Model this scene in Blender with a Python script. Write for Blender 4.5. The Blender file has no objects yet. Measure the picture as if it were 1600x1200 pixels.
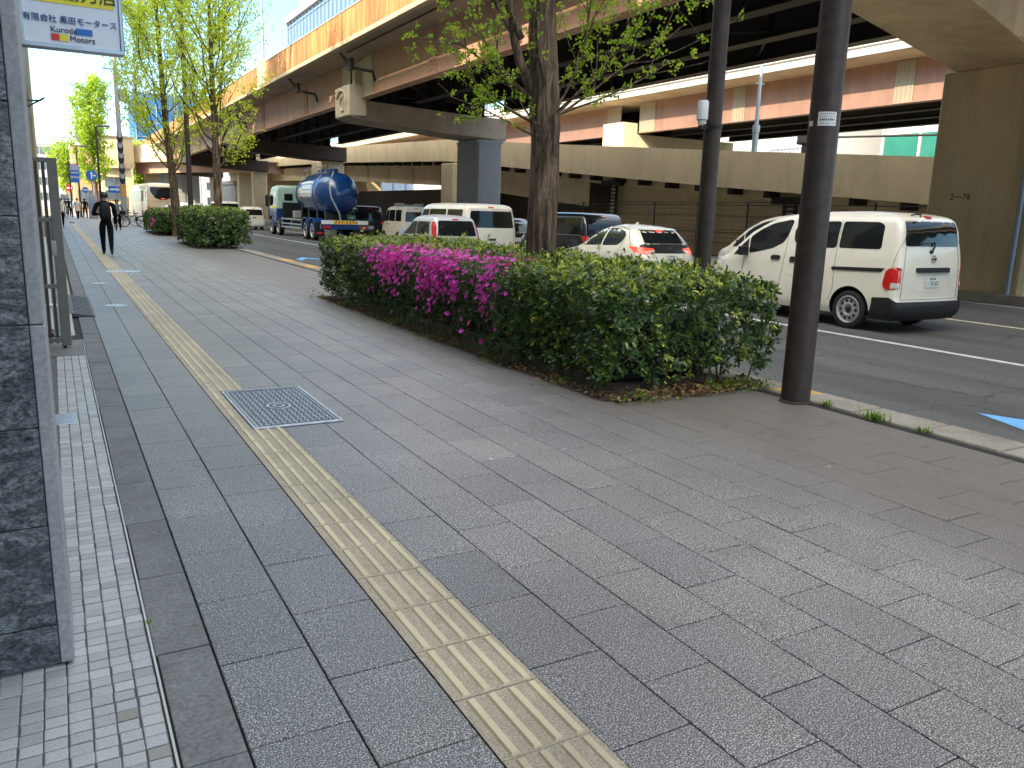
import bpy, bmesh, math, random
import numpy as np
from mathutils import Vector, Matrix
R_ = math.radians
S = bpy.context.scene
COL = S.collection

# ---------------------------------------------------------------- camera
cam = bpy.data.objects.new("camera", bpy.data.cameras.new("camera"))
COL.objects.link(cam)
cam.data.sensor_width = 36.0
cam.data.lens = 28.35
cam.data.clip_start = 0.05
cam.data.clip_end = 6000
cam.matrix_world = Matrix(((0.87310355, 0.07558126, -0.4816406, 0.0),
                           (-0.48664826, 0.1946593, -0.85163445, 0.0),
                           (0.02938822, 0.97795461, 0.20673922, 1.5),
                           (0, 0, 0, 1)))
S.camera = cam

# ---------------------------------------------------------------- sky, sun, exposure
SUN_TO = Vector((-0.74, -0.36, 0.60)).normalized()
SUN_EL = math.asin(SUN_TO.z)
SUN_AZ = math.atan2(SUN_TO.x, SUN_TO.y)          # clockwise from +Y
W = bpy.data.worlds.new("World")
S.world = W
W.use_nodes = True
wn, wl = W.node_tree.nodes, W.node_tree.links
wn.clear()
sky = wn.new("ShaderNodeTexSky")
sky.sky_type = 'NISHITA'
sky.sun_disc = False
sky.sun_elevation = SUN_EL
sky.sun_rotation = SUN_AZ
sky.air_density = 1.0
sky.dust_density = 1.0
sky.ozone_density = 1.0
hs = wn.new("ShaderNodeHueSaturation")
hs.inputs['Saturation'].default_value = 0.70
wb = wn.new("ShaderNodeMix"); wb.data_type = 'RGBA'; wb.blend_type = 'MULTIPLY'
wb.inputs[0].default_value = 1.0
bg = wn.new("ShaderNodeBackground")
bg.inputs['Strength'].default_value = 0.15
wo = wn.new("ShaderNodeOutputWorld")
# sky brightened overhead to fill the shaded street, dimmed and bluer lower down
geo = wn.new("ShaderNodeTexCoord"); sep = wn.new("ShaderNodeSeparateXYZ"); wr_ = wn.new("ShaderNodeValToRGB")
e = wr_.color_ramp.elements
while len(e) < 5: e.new(.5)
for i, (p, c) in enumerate(((0.0, (.60, .62, .64)), (.10, (.34, .47, .53)), (.36, (.20, .38, .50)), (.55, (1.15, 1.15, 1.04)), (.80, (3.0, 2.57, 1.9)))):
    e[i].position = p; e[i].color = (*c, 1)
wl.new(geo.outputs['Generated'], sep.inputs[0]); wl.new(sep.outputs[2], wr_.inputs[0])
wl.new(wr_.outputs[0], wb.inputs[7])
wl.new(sky.outputs[0], hs.inputs['Color'])
wl.new(hs.outputs[0], wb.inputs[6])
wl.new(wb.outputs[2], bg.inputs[0])
wl.new(bg.outputs[0], wo.inputs[0])

sun = bpy.data.objects.new("sun", bpy.data.lights.new("sun", 'SUN'))
COL.objects.link(sun)
sun.data.energy = 2.0
sun.data.angle = R_(0.5)
sun.data.color = (1.0, 0.86, 0.66)
sun.rotation_euler = (-SUN_TO).to_track_quat('-Z', 'Y').to_euler()
sun.location = (-20, -20, 40)

S.view_settings.view_transform = 'Standard'
S.view_settings.look = 'None'
S.view_settings.gamma = 1.0
S.view_settings.exposure = 2.5
S.cycles.max_bounces = 10
S.cycles.diffuse_bounces = 6
S.cycles.use_denoising = True

# ---------------------------------------------------------------- materials
def NT(name):
    m = bpy.data.materials.new(name); m.use_nodes = True
    return m, m.node_tree.nodes, m.node_tree.links, m.node_tree.nodes['Principled BSDF']

def coords(n, l, scale=(1, 1, 1), kind='Object', rot=(0, 0, 0)):
    tc = n.new("ShaderNodeTexCoord"); mp = n.new("ShaderNodeMapping")
    mp.inputs['Scale'].default_value = scale; mp.inputs['Rotation'].default_value = rot
    l.new(tc.outputs[kind], mp.inputs['Vector'])
    return mp.outputs[0]

def noise(n, l, vec, scale, detail=4, rough=0.6, dist=0.0):
    t = n.new("ShaderNodeTexNoise")
    t.inputs['Scale'].default_value = scale; t.inputs['Detail'].default_value = detail
    t.inputs['Roughness'].default_value = rough; t.inputs['Distortion'].default_value = dist
    if vec is not None: l.new(vec, t.inputs['Vector'])
    return t.outputs['Fac']

def ramp(n, l, fac, stops):
    r = n.new("ShaderNodeValToRGB")
    e = r.color_ramp.elements
    while len(e) < len(stops): e.new(0.5)
    for i, (p, c) in enumerate(stops):
        e[i].position = p
        e[i].color = (c, c, c, 1) if isinstance(c, (int, float)) else (*c, 1)
    l.new(fac, r.inputs[0])
    return r.outputs[0]

def mix(n, l, a, b, fac=0.5, mode='MIX'):
    m = n.new("ShaderNodeMix"); m.data_type = 'RGBA'; m.blend_type = mode
    for sock, v in ((m.inputs[0], fac), (m.inputs[6], a), (m.inputs[7], b)):
        if hasattr(v, 'links') or hasattr(v, 'is_linked'): l.new(v, sock)
        elif isinstance(v, (int, float)): sock.default_value = v
        else: sock.default_value = (*v, 1)
    return m.outputs[2]

def bump(n, l, b, h, strength=0.3, dist=0.01):
    bp = n.new("ShaderNodeBump")
    bp.inputs['Strength'].default_value = strength; bp.inputs['Distance'].default_value = dist
    l.new(h, bp.inputs['Height']); l.new(bp.outputs[0], b.inputs['Normal'])

def attr(n, name):
    a = n.new("ShaderNodeAttribute"); a.attribute_name = name
    return a.outputs['Fac']

def simple(name, col, rough=0.5, metal=0.0, spec=0.5, coat=0.0, var=0.0, scale=6.0, emit=None, estr=0.0):
    m, n, l, b = NT(name)
    b.inputs['Base Color'].default_value = (*col, 1)
    b.inputs['Roughness'].default_value = rough
    b.inputs['Metallic'].default_value = metal
    b.inputs['Specular IOR Level'].default_value = spec
    b.inputs['Coat Weight'].default_value = coat
    b.inputs['Coat Roughness'].default_value = 0.05
    if var:
        f = noise(n, l, coords(n, l), scale, 5)
        c = mix(n, l, tuple(x * (1 - var) for x in col), tuple(min(1, x * (1 + var)) for x in col), ramp(n, l, f, [(0.3, 0.0), (0.7, 1.0)]))
        l.new(c, b.inputs['Base Color'])
    if emit:
        b.inputs['Emission Color'].default_value = (*emit, 1); b.inputs['Emission Strength'].default_value = estr
    return m

def weathered(name, col, stain, amount=0.5, rough=0.8, streak=3.0, speck=0.12, bmp=0.15, zsq=0.12, patch=0.5):
    """concrete / painted steel: blotches, vertical run-off streaks, grain"""
    m, n, l, b = NT(name)
    v = coords(n, l, (1, 1, 1)); vs = coords(n, l, (1, 1, zsq))
    blot = ramp(n, l, noise(n, l, v, patch, 6, 0.65), [(0.35, 0.0), (0.7, 1.0)])
    st = ramp(n, l, noise(n, l, vs, streak, 5, 0.7), [(0.45, 0.0), (0.75, 1.0)])
    c = mix(n, l, col, tuple(x * 0.78 for x in col), blot)
    fac = n.new("ShaderNodeMath"); fac.operation = 'MULTIPLY'; fac.inputs[1].default_value = amount
    l.new(st, fac.inputs[0])
    c = mix(n, l, c, stain, fac.outputs[0])
    g = ramp(n, l, noise(n, l, v, 60, 3), [(0.3, 1 - speck), (0.7, 1 + speck)])
    c = mix(n, l, c, g, 1.0, 'MULTIPLY')
    l.new(c, b.inputs['Base Color'])
    b.inputs['Roughness'].default_value = rough
    b.inputs['Specular IOR Level'].default_value = 0.3
    bump(n, l, b, noise(n, l, v, 25, 6), bmp, 0.02)
    return m

def mk_paver():
    m, n, l, b = NT("paver_stone")
    v = coords(n, l)
    f1 = noise(n, l, v, 185, 3, 0.7)
    f2 = noise(n, l, v, 60, 3, 0.6)
    base = ramp(n, l, f1, [(0.43, (0.030, 0.029, 0.029)), (0.52, (0.110, 0.105, 0.103)), (0.60, (0.37, 0.355, 0.345)), (0.67, (0.60, 0.58, 0.56))])
    base = mix(n, l, base, ramp(n, l, f2, [(0.3, (0.65, 0.65, 0.66)), (0.7, (1.25, 1.25, 1.25))]), 1.0, 'MULTIPLY')
    t = attr(n, "tint")
    base = mix(n, l, base, ramp(n, l, t, [(0.0, (0.82, 0.83, 0.86)), (0.5, (1.0, 1.0, 1.0)), (1.0, (1.16, 1.14, 1.11))]), 1.0, 'MULTIPLY')
    big = ramp(n, l, noise(n, l, v, 0.7, 5, 0.6), [(0.3, 0.80), (0.7, 1.18)])
    base = mix(n, l, base, big, 1.0, 'MULTIPLY')
    # stone colour grows paler away from the building line, broken up by noise
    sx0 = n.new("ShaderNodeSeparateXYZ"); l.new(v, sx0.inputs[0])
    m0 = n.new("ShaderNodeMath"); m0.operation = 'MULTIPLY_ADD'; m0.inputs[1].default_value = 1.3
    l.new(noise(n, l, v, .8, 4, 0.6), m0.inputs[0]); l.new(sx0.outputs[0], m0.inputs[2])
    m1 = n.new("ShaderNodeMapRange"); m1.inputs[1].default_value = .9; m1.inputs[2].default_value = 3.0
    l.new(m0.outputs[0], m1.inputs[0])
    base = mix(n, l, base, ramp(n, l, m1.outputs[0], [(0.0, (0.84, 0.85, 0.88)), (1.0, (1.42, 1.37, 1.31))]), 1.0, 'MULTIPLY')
    # brown silt worn into the stones beside the planting strip and kerb
    sx = n.new("ShaderNodeSeparateXYZ"); l.new(v, sx.inputs[0])
    ma = n.new("ShaderNodeMath"); ma.operation = 'MULTIPLY_ADD'; ma.inputs[1].default_value = 1.6
    l.new(noise(n, l, v, 1.1, 5, 0.65), ma.inputs[0]); l.new(sx.outputs[0], ma.inputs[2])
    mr = n.new("ShaderNodeMapRange"); mr.inputs[1].default_value = 4.0; mr.inputs[2].default_value = 5.0
    l.new(ma.outputs[0], mr.inputs[0])
    silt = ramp(n, l, f1, [(0.34, (0.075, 0.063, 0.052)), (0.55, (0.155, 0.128, 0.103)), (0.7, (0.27, 0.225, 0.18))])
    fm = n.new("ShaderNodeMath"); fm.operation = 'MULTIPLY'; fm.inputs[1].default_value = 0.85
    l.new(mr.outputs[0], fm.inputs[0])
    base = mix(n, l, base, silt, fm.outputs[0])
    # gum spots and damp blotches
    vg = n.new("ShaderNodeTexVoronoi"); vg.inputs['Scale'].default_value = 2.3; vg.inputs['Randomness'].default_value = 1.0; l.new(v, vg.inputs['Vector'])
    gs = ramp(n, l, vg.outputs['Distance'], [(0.030, 1.0), (0.042, 0.0)])
    gm = mix(n, l, (0, 0, 0), gs, ramp(n, l, noise(n, l, v, 1.7, 2, 0.5), [(0.5, 0.0), (0.56, 0.75)]))
    base = mix(n, l, base, (0.055, 0.053, 0.052), gm)
    bl = ramp(n, l, noise(n, l, v, 2.6, 7, 0.72, 0.8), [(0.56, 0.0), (0.72, 0.5)])
    base = mix(n, l, base, mix(n, l, base, (0.55, 0.53, 0.52), 1.0, 'MULTIPLY'), bl)
    # pale scuffs and droppings
    sp = ramp(n, l, noise(n, l, v, 9.0, 2, 0.5), [(0.765, 0.0), (0.78, 1.0)])
    base = mix(n, l, base, (0.42, 0.42, 0.42), sp)
    l.new(base, b.inputs['Base Color'])
    b.inputs['Roughness'].default_value = 0.50
    b.inputs['Specular IOR Level'].default_value = 0.55
    bump(n, l, b, f1, 0.25, 0.003)
    return m

def mk_asphalt():
    m, n, l, b = NT("asphalt")
    v = coords(n, l)
    f = noise(n, l, v, 90, 3, 0.7)
    c = ramp(n, l, f, [(0.3, (0.038, 0.036, 0.034)), (0.55, (0.080, 0.076, 0.071)), (0.75, (0.18, 0.172, 0.16))])
    big = ramp(n, l, noise(n, l, coords(n, l, (1, 0.15, 1)), 0.8, 5), [(0.3, 0.78), (0.7, 1.2)])
    c = mix(n, l, c, big, 1.0, 'MULTIPLY')
    tr = ramp(n, l, noise(n, l, coords(n, l, (1, .04, 1)), 1.6, 3, .5), [(0.42, 1.12), (0.6, 0.80)])
    c = mix(n, l, c, tr, 1.0, 'MULTIPLY')
    vc = n.new("ShaderNodeTexVoronoi"); vc.feature = 'DISTANCE_TO_EDGE'; vc.inputs['Scale'].default_value = .33
    nz = n.new("ShaderNodeTexNoise"); nz.inputs['Scale'].default_value = 1.4; nz.inputs['Detail'].default_value = 6; l.new(v, nz.inputs['Vector'])
    vm = n.new("ShaderNodeVectorMath"); vm.operation = 'MULTIPLY_ADD'; vm.inputs[1].default_value = (.9, .9, 0); l.new(nz.outputs['Color'], vm.inputs[0]); l.new(v, vm.inputs[2]); l.new(vm.outputs[0], vc.inputs['Vector'])
    ck = ramp(n, l, vc.outputs['Distance'], [(0.0, 0.35), (0.006, 1.0)])
    c = mix(n, l, c, ck, 1.0, 'MULTIPLY')
    oil = ramp(n, l, noise(n, l, v, .9, 3, .55), [(0.66, 1.0), (0.74, 0.6)])
    c = mix(n, l, c, oil, 1.0, 'MULTIPLY')
    l.new(c, b.inputs['Base Color']); b.inputs['Roughness'].default_value = 0.8
    bump(n, l, b, f, 0.3, 0.005)
    return m

def mk_granite():
    m, n, l, b = NT("dark_granite")
    v = coords(n, l, (1, 1, 2.2), rot=(0.5, 0.3, 0.2))
    f = noise(n, l, v, 5.5, 12, 0.80, 1.6)
    f2 = noise(n, l, coords(n, l, (1, 1, 1.6), rot=(.4, .2, 0)), 55, 6, 0.75, 0.8)
    c = ramp(n, l, f, [(0.36, (0.036, 0.036, 0.043)), (0.5, (0.082, 0.083, 0.096)), (0.575, (0.18, 0.195, 0.20)), (0.605, (0.082, 0.084, 0.096)), (0.72, (0.15, 0.158, 0.17))])
    c = mix(n, l, c, ramp(n, l, f2, [(0.38, 0.35), (0.62, 1.75)]), 1.0, 'MULTIPLY')
    l.new(c, b.inputs['Base Color']); b.inputs['Roughness'].default_value = 0.22
    b.inputs['Specular IOR Level'].default_value = 0.5
    return m

def mk_tile():
    m, n, l, b = NT("white_stone_tile")
    v = coords(n, l)
    t = attr(n, "tint")
    c = ramp(n, l, t, [(0.0, (0.20, 0.19, 0.16)), (0.35, (0.26, 0.265, 0.265)), (1.0, (0.36, 0.365, 0.365))])
    g = ramp(n, l, noise(n, l, v, 160, 3, 0.7), [(0.32, 0.72), (0.6, 1.05)])
    c = mix(n, l, c, g, 1.0, 'MULTIPLY')
    l.new(c, b.inputs['Base Color']); b.inputs['Roughness'].default_value = 0.55
    bump(n, l, b, noise(n, l, v, 60, 4), 0.3, 0.004)
    return m

def mk_tactile():
    m, n, l, b = NT("tactile_yellow")
    v = coords(n, l)
    t = attr(n, "tint")
    c = ramp(n, l, noise(n, l, v, 130, 3, 0.65), [(0.3, (0.185, 0.15, 0.105)), (0.55, (0.325, 0.27, 0.195)), (0.75, (0.47, 0.40, 0.30))])
    c = mix(n, l, c, (0.53, 0.44, 0.285), ramp(n, l, t, [(0.4, 0.0), (0.8, 0.85)]))
    d = ramp(n, l, noise(n, l, v, 2.2, 5, 0.6), [(0.3, 0.78), (0.7, 1.12)])
    c = mix(n, l, c, d, 1.0, 'MULTIPLY')
    l.new(c, b.inputs['Base Color']); b.inputs['Roughness'].default_value = 0.7
    bump(n, l, b, noise(n, l, v, 150, 3), 0.2, 0.003)
    return m

def mk_leaf(name, a, bcol, c3, rough=0.38, trans=0.25):
    m, n, l, b = NT(name)
    t = attr(n, "tint")
    c = ramp(n, l, t, [(0.0, a), (0.5, bcol), (1.0, c3)])
    l.new(c, b.inputs['Base Color']); b.inputs['Roughness'].default_value = rough
    b.inputs['Specular IOR Level'].default_value = 0.4
    tr = n.new("ShaderNodeBsdfTranslucent"); ms = n.new("ShaderNodeMixShader")
    ms.inputs[0].default_value = trans
    c2 = mix(n, l, c, (1.5, 1.6, 0.8), 1.0, 'MULTIPLY')
    l.new(c2, tr.inputs[0])
    l.new(b.outputs[0], ms.inputs[1]); l.new(tr.outputs[0], ms.inputs[2])
    l.new(ms.outputs[0], n['Material Output'].inputs[0])
    return m

def mk_bark():
    m, n, l, b = NT("ginkgo_bark")
    v = coords(n, l, (1, 1, 0.11))
    f = noise(n, l, v, 19, 6, 0.72, 0.6)
    c = ramp(n, l, f, [(0.38, (0.020, 0.012, 0.007)), (0.5, (0.125, 0.080, 0.048)), (0.66, (0.31, 0.215, 0.14))])
    l.new(c, b.inputs['Base Color']); b.inputs['Roughness'].default_value = 0.9
    bump(n, l, b, f, 0.9, 0.03)
    return m

def mk_paint(name, col, rough=0.28, dirt=0.10):
    m, n, l, b = NT(name)
    v = coords(n, l)
    f = ramp(n, l, noise(n, l, v, 2.3, 6, 0.65), [(0.3, 1 - dirt), (0.7, 1.0)])
    l.new(mix(n, l, col, f, 1.0, 'MULTIPLY'), b.inputs['Base Color'])
    b.inputs['Roughness'].default_value = rough
    b.inputs['Coat Weight'].default_value = 0.6; b.inputs['Coat Roughness'].default_value = 0.06
    return m

def mk_parapet():
    m, n, l, b = NT("rust_stained_concrete")
    v = coords(n, l); vs = coords(n, l, (1, 1, 0.10))
    p = noise(n, l, coords(n, l, (0.0, 1, 0.0)), 0.16, 3, 0.6)
    base = ramp(n, l, p, [(0.36, (0.48, 0.205, 0.062)), (0.5, (0.52, 0.25, 0.085)), (0.62, (0.44, 0.135, 0.045))])
    s = ramp(n, l, noise(n, l, vs, 5.0, 6, 0.75), [(0.36, 0.0), (0.68, 1.0)])
    c = mix(n, l, base, (0.20, 0.085, 0.035), s)
    s2 = ramp(n, l, noise(n, l, vs, 2.2, 5, 0.7), [(0.50, 0.0), (0.72, 0.8)])
    c = mix(n, l, c, (0.55, 0.36, 0.17), s2)
    l.new(c, b.inputs['Base Color']); b.inputs['Roughness'].default_value = 0.85
    bump(n, l, b, noise(n, l, vs, 8, 5), 0.3, 0.02)
    return m

M = {}
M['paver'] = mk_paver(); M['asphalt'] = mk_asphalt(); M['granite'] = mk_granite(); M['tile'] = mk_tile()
M['tactile'] = mk_tactile(); M['bark'] = mk_bark(); M['parapet'] = mk_parapet()
M['joint'] = simple("joint_grime", (0.016, 0.015, 0.014), 0.95)
M['grout'] = simple("grey_grout", (0.085, 0.083, 0.08), 0.9, var=0.3, scale=30)
M['band'] = weathered("dark_concrete_edging", (0.145, 0.147, 0.148), (0.075, 0.075, 0.075), 0.7, 0.75, 3.0, 0.3, zsq=1, patch=1.5)
M['kerb'] = weathered("kerb_concrete", (0.30, 0.265, 0.215), (0.13, 0.11, 0.09), 0.6, 0.85, 2.0, 0.2, zsq=1, patch=1.2)
M['ground'] = weathered("town_ground", (0.20, 0.19, 0.175), (0.12, 0.11, 0.10), 0.5, 0.9, 0.4, 0.1, zsq=1, patch=0.2)
M['soil'] = weathered("planting_soil", (0.085, 0.062, 0.042), (0.04, 0.03, 0.02), 0.6, 0.95, 6.0, 0.35, 0.8, zsq=1, patch=4)
M['linew'] = weathered("road_paint_white", (0.62, 0.60, 0.56), (0.25, 0.24, 0.22), 0.6, 0.7, 6.0, 0.2, zsq=1, patch=3)
M['liney'] = weathered("road_paint_cream", (0.66, 0.58, 0.40), (0.3, 0.26, 0.18), 0.5, 0.7, 6.0, 0.2, zsq=1, patch=3)
M['blue'] = weathered("road_paint_blue", (0.16, 0.40, 0.72), (0.10, 0.22, 0.38), 0.5, 0.7, 7.0, 0.15, zsq=1, patch=3)
M['orange'] = weathered("kerb_paint_orange", (0.60, 0.31, 0.06), (0.3, 0.24, 0.17), 0.9, 0.7, 9.0, 0.2, zsq=1, patch=4)
M['cast'] = simple("cast_iron_cover", (0.36, 0.37, 0.40), 0.42, 0.55, var=0.25, scale=14)
M['castdark'] = simple("cast_iron_recess", (0.075, 0.077, 0.085), 0.6, 0.4, var=0.3, scale=20)
M['steel'] = simple("brushed_steel_plate", (0.44, 0.46, 0.49), 0.35, 0.85, var=0.12, scale=9)
M['ltgranite'] = weathered("pale_granite_trim", (0.34, 0.335, 0.345), (0.20, 0.20, 0.21), 0.5, 0.5, 5.0, 0.2, 0.05, patch=2)
M['bronze'] = simple("bronze_aluminium", (0.155, 0.138, 0.118), 0.45, 0.3, var=0.12, scale=4)
M['dkbronze'] = simple('dark_bronze_bar', (0.045, 0.040, 0.035), 0.5, 0.2)
M['pole'] = simple("brown_pole_paint", (0.048, 0.032, 0.026), 0.48, 0.0, 0.5, var=0.40, scale=9)
M['greypole'] = simple("galvanised_pole", (0.30, 0.35, 0.40), 0.5, 0.4, var=0.15, scale=4)
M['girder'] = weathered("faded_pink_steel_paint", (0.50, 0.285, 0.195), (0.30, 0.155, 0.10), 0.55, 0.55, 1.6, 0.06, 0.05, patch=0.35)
M['girderfar'] = weathered('shade_dimmed_pink_paint', (0.265, 0.158, 0.118), (0.16, 0.085, 0.06), 0.6, 0.55, 2.4, 0.08, 0.05, 0.2, 0.5)  # near girder pink, shade put into the colour to tame direct sun
M['creamfar'] = weathered('shade_dimmed_cream_paint', (0.30, 0.26, 0.19), (0.20, 0.155, 0.11), 0.4, 0.55, 2.0, 0.06, 0.05)  # near cream paint, darkened in the colour in place of shade
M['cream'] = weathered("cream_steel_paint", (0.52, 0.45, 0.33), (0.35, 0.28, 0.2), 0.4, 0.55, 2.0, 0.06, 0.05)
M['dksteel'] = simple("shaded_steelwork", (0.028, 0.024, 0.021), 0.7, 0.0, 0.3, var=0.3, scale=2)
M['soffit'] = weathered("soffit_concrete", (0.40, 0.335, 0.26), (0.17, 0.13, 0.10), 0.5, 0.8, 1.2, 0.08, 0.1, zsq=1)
M['tan'] = weathered("tan_concrete", (0.68, 0.55, 0.345), (0.42, 0.325, 0.20), 0.45, 0.8, 1.8, 0.08, 0.12)
M['pier'] = weathered("brown_pier_coating", (0.70, 0.545, 0.31), (0.34, 0.235, 0.125), 0.65, 0.65, 1.4, 0.08, 0.1)
M['greypier'] = weathered("grey_pier_jacket", (0.31, 0.315, 0.325), (0.16, 0.16, 0.165), 0.4, 0.5, 1.0, 0.05, 0.05)
M['edge'] = weathered("deck_edge_concrete", (0.52, 0.43, 0.30), (0.30, 0.22, 0.14), 0.5, 0.8, 2.5, 0.1)
M['whitebar'] = weathered("white_barrier", (0.38, 0.365, 0.33), (0.20, 0.17, 0.14), 0.45, 0.7, 3.0, 0.06)
M['retain'] = weathered("board_marked_concrete", (0.64, 0.50, 0.32), (0.34, 0.245, 0.15), 0.6, 0.85, 1.6, 0.1, 0.2)
M['darkbrown'] = weathered('dark_brown_barrier', (0.085, 0.062, 0.045), (0.05, 0.035, 0.025), 0.5, 0.8, 1.5, 0.1)
M['redpaint'] = mk_paint('dark_red_car_paint', (0.20, 0.02, 0.02))
M['black'] = simple("black_plastic", (0.016, 0.016, 0.017), 0.45, 0, 0.4)
M['rubber'] = simple("tyre_rubber", (0.020, 0.019, 0.018), 0.75, 0, 0.3, var=0.25, scale=12)
M['rubbermat'] = simple("rubber_ramp", (0.055, 0.058, 0.062), 0.6, 0, 0.4, var=0.25, scale=8)
M['glass'] = simple("tinted_car_glass", (0.012, 0.014, 0.014), 0.05, 0, 0.45)
M['chrome'] = simple("chrome_trim", (0.62, 0.62, 0.62), 0.12, 1.0)
M['rim'] = simple("silver_wheel_paint", (0.40, 0.40, 0.40), 0.38, 0.25, var=0.15, scale=10)
M['redlens'] = simple("red_lamp_lens", (0.55, 0.018, 0.014), 0.12, 0, 0.5, coat=1.0)
M['brakelamp'] = simple("lit_brake_lamp", (0.7, 0.03, 0.02), 0.2, 0, 0.5, emit=(1.0, 0.06, 0.03), estr=0.35)
M['clearlens'] = simple("clear_lamp_lens", (0.55, 0.53, 0.50), 0.1, 0, 0.5, coat=1.0)
M['plate'] = simple("white_number_plate", (0.72, 0.71, 0.67), 0.4)
M['plateink'] = simple("green_plate_ink", (0.02, 0.10, 0.05), 0.5)
M['seam'] = simple("panel_gap", (0.05, 0.046, 0.04), 0.7)
M['white'] = mk_paint("white_car_paint", (0.82, 0.765, 0.64))
M['silver'] = mk_paint("silver_car_paint", (0.50, 0.50, 0.50), 0.3)
M['blackpaint'] = mk_paint("black_car_paint", (0.012, 0.012, 0.014), 0.2)
M['truckblue'] = mk_paint("blue_tank_paint", (0.006, 0.048, 0.19), 0.26)
M['cabgreen'] = mk_paint("pale_green_cab_paint", (0.50, 0.66, 0.57), 0.35)
M['busbeige'] = mk_paint("beige_bus_paint", (0.62, 0.49, 0.27), 0.4)
M['yellow'] = simple("yellow_panel", (0.78, 0.66, 0.03), 0.45)
M['signface'] = simple("white_sign_acrylic", (0.68, 0.70, 0.76), 0.3, var=0.05, scale=2)
M['navy'] = simple("navy_lettering", (0.030, 0.055, 0.24), 0.5)
M['ink'] = simple("black_lettering", (0.012, 0.012, 0.016), 0.5)
M['signred'] = simple("red_sign_paint", (0.60, 0.03, 0.03), 0.45)
M['signblue'] = simple("blue_sign_paint", (0.02, 0.13, 0.48), 0.45)
M['signwhite'] = simple("white_sign_paint", (0.78, 0.78, 0.76), 0.5)
M['bluesheet'] = weathered("blue_sheeting", (0.02, 0.12, 0.30), (0.02, 0.17, 0.30), 0.6, 0.6, 0.5, 0.1, zsq=0.6, patch=0.25)
M['beige'] = weathered("beige_render", (0.56, 0.45, 0.27), (0.40, 0.31, 0.19), 0.4, 0.8, 1.2, 0.06)
M['brick'] = weathered("tan_brickwork", (0.50, 0.27, 0.13), (0.30, 0.17, 0.09), 0.5, 0.85, 2.0, 0.15)
M['greywall'] = weathered("grey_wall_cladding", (0.16, 0.16, 0.17), (0.09, 0.09, 0.095), 0.4, 0.6, 1.0, 0.05)
M['darkwall'] = simple("dark_wall_panel", (0.020, 0.021, 0.026), 0.35, 0.1, var=0.2, scale=1.5)
M['palewall'] = weathered("pale_building_wall", (0.44, 0.435, 0.42), (0.32, 0.32, 0.31), 0.3, 0.8, 0.6, 0.05, patch=0.1)
M['winglass'] = simple("building_window_glass", (0.05, 0.075, 0.10), 0.06, 0.0, 0.8, coat=1.0)
M['bluewin'] = simple("blue_curtain_glass", (0.13, 0.17, 0.23), 0.22, 0.0, 0.8, coat=1.0, var=0.15, scale=0.2)
M['greenglass'] = simple("green_glass", (0.03, 0.15, 0.115), 0.12, 0.0, 0.7, coat=0.8, var=0.15, scale=0.5)
M['hedgeleaf'] = mk_leaf("hedge_leaf", (0.022, 0.056, 0.018), (0.078, 0.140, 0.028), (0.46, 0.48, 0.065), 0.36, 0.2)
M['azlleaf'] = mk_leaf("azalea_leaf", (0.016, 0.042, 0.012), (0.045, 0.095, 0.02), (0.18, 0.22, 0.05), 0.5, 0.2)
M['petal'] = mk_leaf("azalea_petal", (0.52, 0.025, 0.33), (0.74, 0.055, 0.54), (0.84, 0.17, 0.68), 0.55, 0.3)
M['ginkgo'] = mk_leaf("ginkgo_leaf", (0.14, 0.24, 0.02), (0.28, 0.38, 0.03), (0.46, 0.52, 0.06), 0.5, 0.42)
M['ginkgosun'] = mk_leaf("sunlit_young_ginkgo_leaf", (0.34, 0.44, 0.03), (0.54, 0.60, 0.05), (0.72, 0.70, 0.11), 0.5, 0.45)  # young leaf with a sunlit look put into its brighter colour
M['weed'] = mk_leaf("weed_leaf", (0.06, 0.12, 0.015), (0.13, 0.22, 0.02), (0.26, 0.34, 0.04), 0.5, 0.3)
M['litter'] = mk_leaf("dry_leaf", (0.10, 0.05, 0.025), (0.21, 0.11, 0.05), (0.34, 0.21, 0.10), 0.8, 0.1)
M['core'] = simple("hedge_twigs", (0.012, 0.014, 0.007), 0.95, var=0.4, scale=12)
M['skin'] = simple("skin", (0.50, 0.32, 0.23), 0.55)
M['hair'] = simple("black_hair", (0.012, 0.010, 0.009), 0.5)
M['blackcloth'] = simple("black_cloth", (0.006, 0.0065, 0.008), 0.9, 0, 0.12, var=0.3, scale=18)
M['bag'] = simple("black_nylon", (0.010, 0.011, 0.013), 0.6, 0, 0.2, var=0.3, scale=25)
M['greycloth'] = simple("grey_blue_cloth", (0.16, 0.20, 0.23), 0.85, var=0.15, scale=12)
M['palecloth'] = simple("cream_cloth", (0.55, 0.50, 0.42), 0.85, var=0.1, scale=12)
M['shoe'] = simple("black_shoe", (0.012, 0.012, 0.013), 0.4)
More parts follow.
